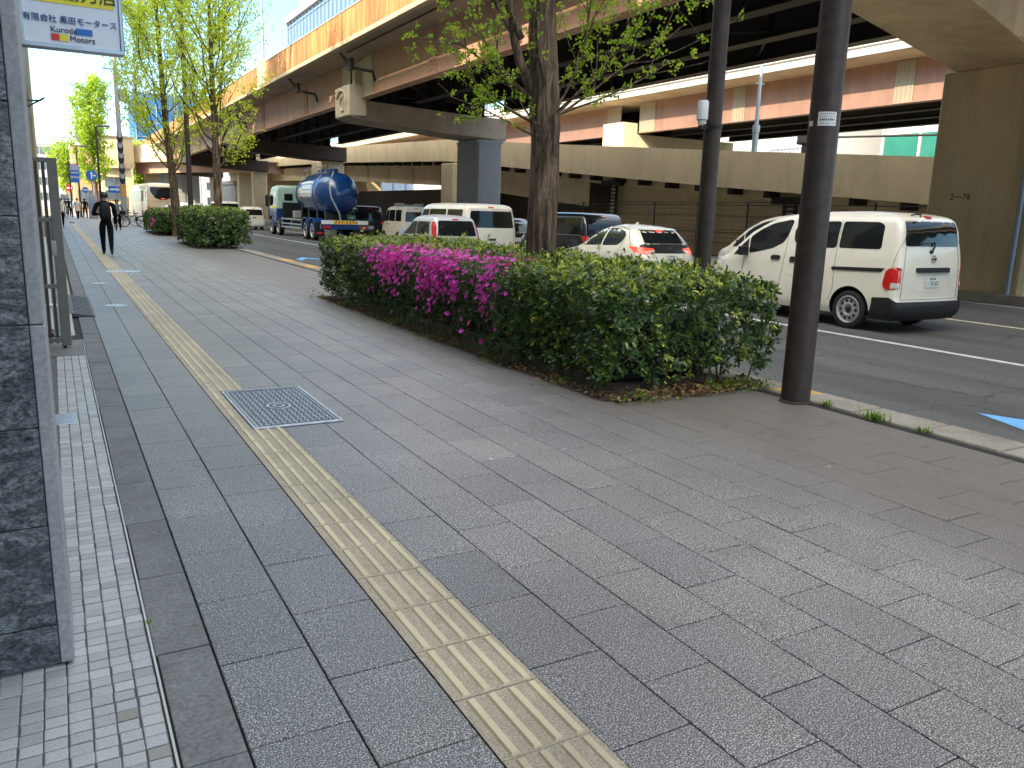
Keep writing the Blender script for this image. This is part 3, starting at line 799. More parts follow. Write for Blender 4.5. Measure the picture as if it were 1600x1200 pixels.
tag(o, "black electric cable looping down beside the projecting shop sign", 'cable')

# ---------------------------------------------------------------- near viaduct
V1Y0, V1Y1 = -22.0, 150.0
v = thing('elevated_road', (0, 0, 0), "near elevated road with orange stained parapet and pink steel girders", 'viaduct')
g = MB()
g.prism([(10.62, 7.86), (12.0, 7.76), (18.8, 7.76), (20.18, 7.86), (20.18, 8.02), (10.62, 8.02)], 'y', V1Y0, V1Y1)
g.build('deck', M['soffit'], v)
g = MB()
y = V1Y0
while y < V1Y1 - .01:
    w_ = 2.05
    for k in range(5):
        ya, yb = y + k * .41, y + (k + 1) * .41
        g.box(10.60 + (.004 if k % 2 else 0), 10.80, ya + (.02 if k == 0 else .006), yb - .006, 8.02, 9.07 - (.0))
    y += w_
g.build('parapet', M['parapet'], v)
g = MB(); g.box(10.615, 10.79, V1Y0, V1Y1, 8.02, 9.06); g.box(20.0, 20.18, V1Y0, V1Y1, 8.02, 9.06); g.build('parapet_core', M['joint'], v)
g = MB(); g.box(10.575, 10.82, V1Y0, V1Y1, 7.845, 8.018); g.box(10.578, 10.82, V1Y0, V1Y1, 9.07, 9.11); g.box(19.98, 20.22, V1Y0, V1Y1, 7.845, 8.018); g.build('edge_beam', M['edge'], v, bevel=.015)
piers = [9.25, 35.6, 61.0, 87.0, 113.0, 139.0]
spans = [(-14.3, 8.45)] + [(a + 1.0, b - 1.0) for a, b in zip(piers[:-1], piers[1:])]
def girder(name, x, y0, y1, mat, par, zb=6.1, zt=7.76, fl=.22, fade=True):
    g = MB(); g.box(x - .012, x + .012, y0, y1, zb + .03, zt); 
    g.build(name, mat, par)
    g = MB(); g.box(x - fl, x + fl, y0, y1, zb, zb + .03)
    return g.build('bottom_flange', mat, par)
for (y0, y1) in spans:
    girder('girder', 12.0, y0, y1, M['girder'], v)
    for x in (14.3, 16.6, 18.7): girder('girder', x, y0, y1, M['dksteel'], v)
    g = MB()
    y = y0 + 4.6
    for ye in (y0 + 7.3, y0 + 17.2):
        g.box(11.955, 11.987, ye - .33, ye + .33, 6.2, 7.66)
        for k in range(14):
            for dy in (-.24, -.12, .12, .24): g.box(11.93, 11.956, ye + dy - .022, ye + dy + .022, 6.28 + k * .1, 6.325 + k * .1)
    g.build('splice_plate', M['girder'], v)
    g = MB(); g.box(11.95, 11.986, y0 - .1, y0 + 1.0, 6.13, 7.74); g.box(11.95, 11.986, y1 - 1.0, y1 + .1, 6.13, 7.74)
    g.build('end_plate', M['cream'], v)
    g = MB()
    y = y0 + 1.2
    while y < y1 - 1:
        g.box(12.02, 18.68, y, y + .14, 6.75, 7.3); g.box(12.02, 18.68, y - .09, y + .23, 6.72, 6.75)
        for x in (12.02, 14.2, 14.32, 16.5, 16.62, 18.58): g.box(x, x + .1, y + .02, y + .12, 6.14, 7.74)
        y += 2.4
    for k, y in enumerate(np.arange(y0 + 1.2, y1 - 3.5, 4.8)):
        g.tube([(12.1, y, 6.3), (14.2, y + 2.4, 6.3), (16.5, y, 6.3), (18.6, y + 2.4, 6.3)], .05, 6)
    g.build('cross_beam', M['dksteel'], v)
g = MB()
for y in (33.2, 41.5, 58.5, 13.4):
    g.tube([(10.75, y + .9, 7.72), (11.0, y + .9, 7.45), (11.1, y + .6, 7.15), (11.75, y - .2, 6.95), (11.85, y - .2, 6.6)], .06, 8)
    g.box(11.02, 11.16, y + .4, y + .9, 7.05, 7.5)
g.tube([(10.95, 12.5, 7.7), (10.95, 33.8, 7.7)], .035, 6)
g.build('drain_pipe', M['dksteel'], v, smooth=50)
# green expansion-joint cover panels at the far joint
g = MB(); g.box(10.55, 10.598, 46.5, 48.6, 8.0, 9.3); g.build('joint_cover', M['edge'], v)

SKEW = 2.1
def skewed(m):
    for i, q in enumerate(m.v): m.v[i] = (q[0], q[1] + SKEW * min(1, max(0, (q[0] + 7.3) / 7.3)), q[2])
    return m
def pier(y, label):
    t = thing('viaduct_pier', (18.6, y, 0), label, 'pier', group='piers under the near elevated road')
    near, mid = y < 20, 20 < y < 50
    w, x0, x1, k = (1.28, -.1, 2.4, .10) if near else (1.18, -.3, 1.12, .12) if mid else (.7, -.1, 1.3, .15)
    g = MB()
    g.prism([(x0, SKEW - w + k), (x0 + k, SKEW - w), (x1 - k, SKEW - w), (x1, SKEW - w + k), (x1, SKEW + w - k), (x1 - k, SKEW + w), (x0 + k, SKEW + w), (x0, SKEW + w - k)], 'z', -.1, 5.0)
    g.build('column', M['pier'] if near else M['greypier'] if mid else M['tan'], t, bevel=.02)
    g = MB(); c = 1.0; xr = max(x1, 1.4)
    g.prism([(-7.25, 5.35), (-6.8, 5.25), (-4.4, 5.17), (-2.2, 5.085), (0, 5.002), (xr, 5.002), (xr, 6.06), (0, 6.06), (-2.2, 6.06), (-4.4, 6.06), (-7.25, 6.06)], 'y', -c, c)
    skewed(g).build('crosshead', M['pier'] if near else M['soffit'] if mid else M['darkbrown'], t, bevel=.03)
    g = MB(); g.box(-7.32, -6.55, -c + .02, c - .02, 5.38, 6.62)
    e = g.build('end_block', M['cream'], t, bevel=.03)
    g = MB()
    pts = [(-7.34, .62 * math.cos(a), 6.0 + .45 * math.sin(a)) for a in np.linspace(R_(20), R_(200), 12)]
    g.tube(pts, .055, 6)
    g.tube([(-7.34, -.22, 6.2)] + [(-7.34, -.22 + .42 * math.sin(a), 5.9 + .3 * math.cos(a)) for a in np.linspace(.2, math.pi - .2, 9)] + [(-7.34, -.22, 5.6), (-7.34, -.22, 6.2)], .045, 6)
    g.build('relief_emblem', M['edge'], e, smooth=60)
    dg = MB(); dg.box(-6.52, -6.4, -1.1, 1.1, 6.07, 7.75); dg.box(-6.8, -6.53, -.16, .16, 6.63, 7.3); dg.build('end_diaphragm', M['cream'], t)
    for x in (-6.6, -4.3, -2.0, 0.1): skewed(MB().box(x - .25, x + .25, -.5, .5, 6.06, 6.11)).build('bearing', M['dksteel'], t)
    if near:
        text_mesh("2―76", .20, 'lettering', M['ink'], t, (x0 - .004, SKEW + .42, 2.18), (R_(90), 0, R_(-90)), .001)
        g = MB(); g.tube([(x0 - .08, SKEW - 1.02, 0), (x0 - .08, SKEW - 1.02, 4.9)], .06, 10); g.build('drain_pipe', M['greypole'], t, smooth=50)
    else:
        g = MB(); g.tube([(x0 + .2, SKEW + w + .08, 0), (x0 + .2, SKEW + w + .08, 4.9)], .06, 10); g.build('drain_pipe', M['dksteel'], t, smooth=50)
        g = MB(); g.box(x0 - .02, x1 + .02, SKEW - w - .02, SKEW + w + .02, 4.86, 4.94); g.build('collar', M['greypier'] if mid else M['tan'], t)
labs = ["brown coated viaduct pier at the right with stencilled number beside the white van",
        "grey jacketed viaduct pier behind the white vans left of the big ginkgo trunk",
        "viaduct pier standing behind the blue tanker truck", "fourth viaduct pier, dim under the deck beyond the tanker truck",
        "fifth viaduct pier far along under the deck", "last viaduct pier at the far end of the deck"]
for y, lb in zip(piers, labs): pier(y, lb)

# ---------------------------------------------------------------- ramp between the viaducts
def zr(y):
    return float(np.interp(y, [-20, 5, 15.8, 24.7, 42.6, 49.5, 76, 130], [1.2, 2.65, 3.53, 4.15, 5.52, 6.1, 7.0, 8.0]))
rt = thing('concrete_ramp', (0, 0, 0), "tan concrete slip road ramp descending between the two elevated roads", 'ramp')
ys = list(np.arange(-20, 131, 2.5))
def ramp_strip(name, prof, mat, y_list=ys, par=rt):
    g = MB()
    n = len(prof)
    for y in y_list:
        g.v += [(x, y, zr(y) + dz) for x, dz in prof]
    for i in range(len(y_list) - 1):
        for k in range(n): g.f.append((i * n + k, i * n + (k + 1) % n, (i + 1) * n + (k + 1) % n, (i + 1) * n + k)); g.mi.append(0); g.t.append(.5)
    g.f.append(tuple(range(n))); g.mi.append(0); g.t.append(.5)
    g.f.append(tuple((len(y_list) - 1) * n + k for k in range(n - 1, -1, -1))); g.mi.append(0); g.t.append(.5)
    return g.build(name, mat, par)
segs = [(-20, 4), (4, 24), (24, 33.98), (34, 50), (50, 72), (72, 130)]
for a, b_ in segs:
    yy = list(np.linspace(a + .01, b_ - .01, 8))
    ramp_strip('fascia', [(22.95, 0), (23.2, 0), (23.2, -1.38), (22.95, -1.38)], M['tan'], yy)
ramp_strip('deck', [(23.2, -.9), (28.0, -.9), (28.0, -1.25), (23.2, -1.25)], M['tan'])
ramp_strip('fascia', [(28.0, 0), (28.25, 0), (28.25, -1.38), (28.0, -1.38)], M['tan'])
ramp_strip('girder', [(23.75, -1.25), (24.0, -1.25), (24.0, -2.95), (23.75, -2.95)], M['tan'], [y for y in ys if y > 33])
ramp_strip('girder', [(27.0, -1.25), (27.3, -1.25), (27.3, -2.95), (27.0, -2.95)], M['tan'], [y for y in ys if y > 33])
ramp_strip('girder', [(23.75, -1.25), (24.0, -1.25), (24.0, -1.75), (23.75, -1.75)], M['tan'], [y for y in ys if y < 36])
g = MB()
for y in np.arange(5, 100, 1.9):
    z = zr(y) - 1.38; g = MB(); g.box(23.1, 23.72, y, y + .22, z - .24, z + .1); g.build('bracket', M['dksteel'], rt)
g = MB()
for y in (21.5, 32.5):
    z = zr(y) - 1.30; g = MB()
    g.box(23.45, 23.72, y - .75, y + .75, z - .5, z - .25)
    for k in range(9): g.box(23.55, 23.72, y - .26, y + .26, z - .62 - k * .17, z - .55 - k * .17)
    g.box(23.6, 23.72, y - .3, y - .24, z - 2.1, z - .5); g.box(23.6, 23.72, y + .24, y + .3, z - 2.1, z - .5)
    g.build('bearing_stiffener', M['dksteel'], rt)
for y in (53, 58, 63, 68, 74, 80):
    z = zr(y) - 1.30; g = MB(); g.box(23.66, 23.75, y - .09, y + .09, z - 1.62, z - .02); g.build('web_stiffener', M['tan'], rt)
for y in (49.2, 80, 104):
    t = thing('ramp_pier', (22.6, y, 0), {49.2: "tan pier of the ramp close beside the grey viaduct pier", 80: "slim ramp pier beyond the tanker truck", 104: "most distant pier under the ramp"}[y], 'pier')
    g = MB(); g.box(-.1, 4.9, -.9, .9, -.1, zr(y) - 1.26 if y > 50 else 4.55); g.build('column', M['tan'], t, bevel=.04)
    g = MB(); g.box(-.14, 4.94, -.94, .94, 0.05, .5); g.build('plinth', M['tan'], t)
t = thing('retaining_wall', (0, 0, 0), "board marked tan retaining wall under the ramp behind the wire fence", 'wall')
g = MB()
for k in range(14):
    ya = -6 + k * 2.8; g.box(24.05, 24.3, ya + .012, ya + 2.79, 0, max(.6, zr(ya) - 1.26))
g.build('wall_panel', M['retain'], t)
g = MB()
for z in (.55, 1.1, 1.65, 2.2): g.box(24.035, 24.05, -6, 33.2, z, z + .018)
g.build('formwork_line', M['joint'], t)
t = thing('barrier_wall', (0, 0, 0), "dark brown barrier wall under the ramp behind the waiting vans", 'wall')
g = MB()
for k in range(28): g.box(26.0, 26.2, 36.2 + k * 2.8, 36.2 + k * 2.8 + 2.78, 0, 3.15)
g.build('wall_panel', M['darkbrown'], t)
t = thing('wire_fence', (22.6, 0, 0), "black wire fence with thin posts along the median below the ramp", 'fence')
for k in range(13):
    y = 3.5 + k * 2.72; g = MB(); g.tube([(0, y, 0), (0, y, 2.12)], .035, 8); g.revolve([(.06, 2.12), (.05, 2.16), (0, 2.17)], (0, y, 0), n=8); g.build('post', M['black'], t)
g = MB()
for z in (2.06, 1.03, .12): g.tube([(.0, 3.5, z), (0, 36.1, z)], .018, 5)
for z in np.arange(.2, 2.05, .155): g.tube([(.02, 3.5, z), (.02, 36.1, z)], .006, 4)
g.build('wire', M['black'], t)

# lamp standards on the ramp
for y, lb in ((23.0, "grey lamp standard on the ramp between the two brown poles"), (44.5, "grey lamp standard on the ramp behind the big ginkgo trunk")):
    t = thing('lamp_standard', (23.12, y, zr(y)), lb, 'lamp post', group='grey lamp standards on the ramp')
    g = MB(); h = 3.3 if y < 30 else 2.9
    g.tube([(0, 0, -.35), (0, 0, .9), (0, 0, .92), (0, 0, h)], [.11, .11, .075, .06], 10); g.build('pole', M['greypole'], t, smooth=50)
    g = MB(); g.box(-.02, .16, -.1, .1, h - .1, h + .12); g.box(-.2, .2, -.02, .02, h - .9, h - .86); g.revolve([(.14, .70), (.14, .95)], n=10); g.build('fitting', M['greypole'], t)

for y, lb in ((47.6, "slim lamp standard on the near parapet above the cream joint cover"), (84.0, "slim lamp standard further along the near parapet")):
    t = thing('lamp_standard', (10.70, y, 9.11), lb, 'lamp post')
    g = MB(); g.box(-.1, .1, -.12, .12, 0, .25); g.tube([(0, 0, .2), (0, 0, 7.5), (.5, 0, 8.4), (1.6, 0, 8.7)], [.08, .055, .05, .045], 8); g.build('pole', M['greypole'], t, smooth=50)
    g = MB(); g.box(1.4, 2.1, -.14, .14, 8.62, 8.76); g.build('lamp_head', M['greywall'], t, bevel=.03)

# ---------------------------------------------------------------- far viaduct
v2 = thing('elevated_road', (0, 0, 0), "far elevated road with white barrier and pink girders behind the ramp", 'viaduct')
F0, F1 = -20, 150
g = MB(); g.prism([(28.72, 8.02), (30.1, 7.96), (37.0, 7.96), (38.4, 8.02), (38.4, 8.2), (28.72, 8.2)], 'y', F0, F1); g.build('deck', M['soffit'], v2)
g = MB()
y = F0
while y < F1:
    g.prism([(28.66, 8.06), (28.95, 8.06), (28.95, 8.9), (28.80, 8.9), (28.66, 8.30)], 'y', y + .012, y + 3.988); y += 4
g.build('barrier', M['whitebar'], v2)
g = MB(); g.box(28.78, 29.0, F0, F1, 8.902, 8.96); g.tube([(28.62, F0, 8.42), (28.62, F1, 8.42)], .03, 6); g.build('barrier_rail', M['whitebar'], v2)
for (y0, y1) in ((-14, 14.2), (14.6, 39.0), (41.0, 64.5), (66.5, 90), (92, 116)):
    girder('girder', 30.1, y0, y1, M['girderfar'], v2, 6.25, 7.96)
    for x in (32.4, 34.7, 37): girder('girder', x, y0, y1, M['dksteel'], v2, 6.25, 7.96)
    g = MB()
    for ye in (y0 + 7.5, y1 - 7.8):
        g.box(30.05, 30.087, ye - .42, ye + .42, 6.3, 7.9)
        for k in range(15):
            for dy in (-.3, -.1, .1, .3): g.box(30.03, 30.052, ye + dy - .03, ye + dy + .03, 6.36 + k * .1, 6.41 + k * .1)
    g.box(30.05, 30.087, y0 - .1, y0 + 1.3, 6.29, 7.93); g.box(30.05, 30.087, y1 - 1.3, y1 + .1, 6.29, 7.93)
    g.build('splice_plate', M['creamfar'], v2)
    g = MB()
    for y in np.arange(y0 + 1, y1, 2.4): g.box(30.12, 36.98, y, y + .14, 6.8, 7.4)
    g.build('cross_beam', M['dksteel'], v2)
for y, lb in ((14.4, "far viaduct pier hidden behind the brown coated pier"), (40.0, "tan crosshead pier of the far viaduct above the ramp parapet"), (65.5, "far viaduct pier behind the grey jacketed pier"), (91, "most distant pier of the far viaduct")):
    t = thing('viaduct_pier', (30.5, y, 0), lb, 'pier', group='piers under the far elevated road')
    g = MB(); g.box(0, 2.4, -1.2, 1.2, -.1, 5.2); g.build('column', M['tan'], t, bevel=.05)
    g = MB(); g.prism([(-1.6, 5.2), (0, 5.0), (6.9, 5.3), (6.9, 6.2), (-1.6, 6.2)], 'y', -1.0, 1.0); g.box(-1.65, -.6, -.98, .98, 5.3, 6.8); g.build('crosshead', M['tan'], t, bevel=.03)
# ---------------------------------------------------------------- vehicles
class Shape:
    """car body as a stack of horizontal outlines; y=0 at the rear bumper, +y forwards"""
    def __init__(s, rear, front, width, rr, rf, camb_r=.05, camb_f=.12, nose=0.10, L=4.0):
        s.r, s.fr, s.w, s.rr, s.rf, s.cr, s.cf, s.nose, s.L = rear, front, width, rr, rf, camb_r, camb_f, nose, L
    def it(s, tab, z): return float(np.interp(z, [a for a, _ in tab], [b for _, b in tab]))
    def par(s, z):
        yr, yf, w = s.it(s.r, z), s.it(s.fr, z), s.it(s.w, z)
        d = max(.02, (yf - yr) * .48)
        return yr, yf, w, min(s.it(s.rr, z), w * .9, d), min(s.it(s.rf, z), w * .9, d)
    def taper(s, y):
        a = max(0, (y - .55 * s.L) / (.45 * s.L)); b = max(0, (.3 * s.L - y) / (.3 * s.L))
        return 1 - s.nose * a * a - .025 * b * b
    def half(s, z):
        yr, yf, w, rr, rf = s.par(z)
        P = []
        for t in np.linspace(0, 1, 5)[:-1]: P.append(((w - rr) * t, yr))
        for a in np.linspace(0, math.pi / 2, 7)[:-1]: P.append((w - rr + rr * math.sin(a), yr + rr - rr * math.cos(a)))
        for t in np.linspace(0, 1, 13): P.append((w, yr + rr + (yf - rf - yr - rr) * t))
        for a in np.linspace(0, math.pi / 2, 7)[1:]: P.append((w - rf + rf * math.cos(a), yf - rf + rf * math.sin(a)))
        for t in np.linspace(0, 1, 5)[1:]: P.append(((w - rf) * (1 - t), yf))
        out = []
        for x, y in P:
            q = (x / max(w, .05)) ** 2; mid = (y - yr) / max(yf - yr, .01)
            y2 = y + s.cr * q * max(0, 1 - mid * 3) - s.cf * q * max(0, (mid - .66) * 3)
            out.append((x * s.taper(y), y2))
        return out
    def body(s, zl):
        m = MB(); n = None
        for z in zl:
            h = s.half(z); ring = [(-x, y) for x, y in h[::-1][:-1]] + h[:-1]
            n = len(ring); m.v += [(x, y, z) for x, y in ring]
        for i in range(len(zl) - 1):
            for k in range(n): m.f.append((i * n + k, i * n + (k + 1) % n, (i + 1) * n + (k + 1) % n, (i + 1) * n + k)); m.mi.append(0); m.t.append(.5)
        m.f.append(tuple(range(n - 1, -1, -1))); m.mi.append(0); m.t.append(.5)
        m.f.append(tuple((len(zl) - 1) * n + k for k in range(n))); m.mi.append(0); m.t.append(.5)
        return m
    def side(s, y, z, sgn, off):
        h = s.half(z); pts = h
        # interpolate x at y on the part of the outline where x is large
        best = None
        for (xa, ya), (xb, yb) in zip(pts[4:-5], pts[5:-4]):
            if ya <= y <= yb and yb > ya:
                t = (y - ya) / (yb - ya); best = xa + (xb - xa) * t; break
        if best is None: best = pts[4][0] if y < pts[4][1] else pts[-6][0]
        return (sgn * (best + off), y, z)
    def wrap(s, d, z, sgn, off):
        """d = arc length from the middle of the rear corner; negative is across the tail, positive is along the side"""
        yr, yf, w, rr, rf = s.par(z); q = rr * math.pi / 4
        if d < -q: x, y, nx, ny = w - rr + (d + q), yr, 0, -1
        elif d > q: x, y, nx, ny = w, yr + rr + (d - q), 1, 0
        else:
            a = (d / max(rr, 1e-4)) + math.pi / 4
            x, y, nx, ny = w - rr + rr * math.sin(a), yr + rr - rr * math.cos(a), math.sin(a), -math.cos(a)
        c = (x / max(w, .05)) ** 2
        y += s.cr * c * max(0, 1 - 3 * (y - yr) / (yf - yr)); x *= s.taper(y)
        return (sgn * (x + nx * off), y + ny * off, z)
    def rear(s, x, z, off):
        h = s.half(z); ax = abs(x)
        for (xa, ya), (xb, yb) in zip(h[:11], h[1:12]):
            if xa <= ax <= xb and xb > xa: return (x, ya + (yb - ya) * (ax - xa) / (xb - xa) - off, z)
        return (x, h[10][1] - off, z)
    def front(s, x, z, off):
        h = s.half(z)[::-1]; ax = abs(x)
        for (xa, ya), (xb, yb) in zip(h[:11], h[1:12]):
            if xa <= ax <= xb and xb > xa: return (x, ya + (yb - ya) * (ax - xa) / (xb - xa) + off, z)
        return (x, h[10][1] + off, z)

def patch(name, poly, fn, mat, parent, cuts=3, thick=.004, round_=0.0):
    """a pane / lamp / trim laid on the body: 2-D outline mapped through fn(u,v,off)"""
    if round_:
        P = []
        n = len(poly)
        for i in range(n):
            a, b, c = Vector(poly[i - 1]), Vector(poly[i]), Vector(poly[(i + 1) % n])
            r = min(round_, (a - b).length * .45, (c - b).length * .45)
            p0 = b + (a - b).normalized() * r; p2 = b + (c - b).normalized() * r
            for t in (0, .35, .65, 1): P.append(tuple(p0 * (1 - t) ** 2 + b * 2 * t * (1 - t) + p2 * t * t))
        poly = P
    bm = bmesh.new()
    f = bm.faces.new([bm.verts.new((p[0], p[1], 0)) for p in poly])
    bmesh.ops.triangulate(bm, faces=[f])
    for _ in range(cuts):
        long = [e for e in bm.edges if e.calc_length() > .10]
        if not long: break
        bmesh.ops.subdivide_edges(bm, edges=long, cuts=1); bmesh.ops.triangulate(bm, faces=bm.faces[:])
    bnd = [e for e in bm.edges if e.is_boundary]
    vs = [v for v in bm.verts]
    uv = {v: (v.co.x, v.co.y) for v in vs}
    top = {v: v for v in vs}
    low = {}
    for v in set(v for e in bnd for v in e.verts): low[v] = bm.verts.new(v.co)
    for e in bnd:
        a, b = e.verts; bm.faces.new((a, b, low[b], low[a]))
    for v in vs:
        u = uv[v]; v.co = fn(u[0], u[1], thick)
        if v in low: low[v].co = fn(u[0], u[1], -.01)
    bmesh.ops.recalc_face_normals(bm, faces=bm.faces[:])
    me = bpy.data.meshes.new(name); bm.to_mesh(me); bm.free()
    me.materials.append(mat)
    me.polygons.foreach_set('use_smooth', [True] * len(me.polygons)); me.set_sharp_from_angle(angle=R_(50))
    o = bpy.data.objects.new(name, me); COL.objects.link(o); o.parent = parent
    return o

def cut_arches(o, arches, W_, mat, depth=.26):
    """carve the wheel housings into the body mesh"""
    c = MB()
    for y, z, r in arches:
        for sg in (-1, 1):
            c.tube([(sg * (W_ - depth), y, z), (sg * (W_ + .3), y, z)], r, 28)
    cu = c.build('tmp', mat, o.parent)
    md = o.modifiers.new('arch', 'BOOLEAN'); md.object = cu; md.operation = 'DIFFERENCE'; md.solver = 'EXACT'; md.material_mode = 'TRANSFER'
    bpy.context.view_layer.update()
    me = bpy.data.meshes.new_from_object(o.evaluated_get(bpy.context.evaluated_depsgraph_get()))
    o.modifiers.clear(); old = o.data; o.data = me; bpy.data.meshes.remove(old)
    me.name = 'body'
    me.polygons.foreach_set('use_smooth', [True] * len(me.polygons)); me.set_sharp_from_angle(angle=R_(32))
    bpy.data.objects.remove(cu)

def wheel(parent, x, y, r, w=.19, sgn=-1, style='steel', rimr=.66):
    """sgn: which way the outer face looks along x"""
    t = MB(); h = w / 2
    prof = [(r * .70, -h * .9), (r * .86, -h), (r * .97, -h * .86), (r, -h * .55), (r, h * .55), (r * .97, h * .86), (r * .86, h), (r * .70, h * .9)]
    t.revolve(prof, (0, 0, 0), 'x', 36, caps=False)
    o = t.build('wheel', M['rubber'], parent, smooth=40); o.location = (x, y, r)
    R = r * rimr
    g = MB(); q = sgn
    g.revolve([(r * .72, q * h * .92), (R * 1.03, q * h * .98), (R, q * h * .75), (R * .93, q * h * .45), (R * .80, q * h * .60), (R * .45, q * h * .80), (R * .36, q * h * .60), (0, q * h * .62)], (0, 0, 0), 'x', 36, caps=False)
    rm = g.build('rim', M['rim'] if style != 'black' else M['black'], o, smooth=50)
    g = MB()
    k = 10 if style == 'steel' else 5
    for i in range(k):
        a = 2 * math.pi * i / k
        if style == 'steel':
            c = (q * (h * .66), R * .70 * math.cos(a), R * .70 * math.sin(a)); g.tube([c, (q * (h * .80), c[1], c[2])], R * .115, 10)
        else:
            a0, a1 = a - .28, a + .28
            v = [(q * h * .70, R * rr_ * math.cos(b), R * rr_ * math.sin(b)) for rr_, b in ((.42, a - .22), (.42, a + .22), (.86, a1), (.86, a0))]
            v2_ = [(q * h * .86, b_, c_) for _, b_, c_ in v]
            g.add(v + v2_, [(4, 5, 6, 7), (0, 1, 5, 4), (1, 2, 6, 5), (2, 3, 7, 6), (3, 0, 4, 7)])
    g.build('rim_opening', M['black'], o)
    g = MB(); g.revolve([(R * .24, q * h * .60), (R * .22, q * h * .95), (0, q * h * 1.0)], (0, 0, 0), 'x', 16); g.build('hub_cap', M['black'] if style == 'steel' else M['rim'], o, smooth=40)
    return o

def number_plate(parent, loc, text, w=.33, h=.165, yaw=0, mat='plate', ink='plateink'):
    g = MB(); g.box(-w / 2, w / 2, -.006, .006, -h / 2, h / 2)
    o = g.build('number_plate', M[mat], parent, bevel=.004); o.location = loc; o.rotation_euler = (0, 0, yaw)
    if text:
        text_mesh(text, h * .56, 'lettering', M[ink], o, (0, -.0085, -h * .14), ext=.001)
        text_mesh("品川 480", h * .24, 'lettering', M[ink], o, (0, -.0085, h * .30), ext=.001)
    return o

def mirror(parent, y, z, x, sgn, mat):
    g = MB(); g.box(sgn * (x + .11) - .085, sgn * (x + .11) + .085, y - .05, y + .06, z - .085, z + .075); g.tube([(sgn * (x - .05), y + .02, z - .05), (sgn * (x + .06), y, z - .03)], .025, 6)
    return g.build('door_mirror', mat, parent, smooth=50, bevel=.03)

def seam(parent, shp, pts, sgn, fn=None, w=.007, name='panel_gap', mat='seam', off=.0015):
    """a thin dark shut-line following the skin"""
    dense = []
    for (a, b) in zip(pts[:-1], pts[1:]):
        n = max(2, int(math.hypot(b[0] - a[0], b[1] - a[1]) / .06))
        for t in np.linspace(0, 1, n, endpoint=False): dense.append((a[0] + (b[0] - a[0]) * t, a[1] + (b[1] - a[1]) * t))
    dense.append(pts[-1])
    f = fn or (lambda u, v, o: shp.side(u, v, sgn, o))
    m = MB(); m.tube([f(u, v, off) for u, v in dense], w / 2, 5)
    return m.build(name, M[mat], parent)

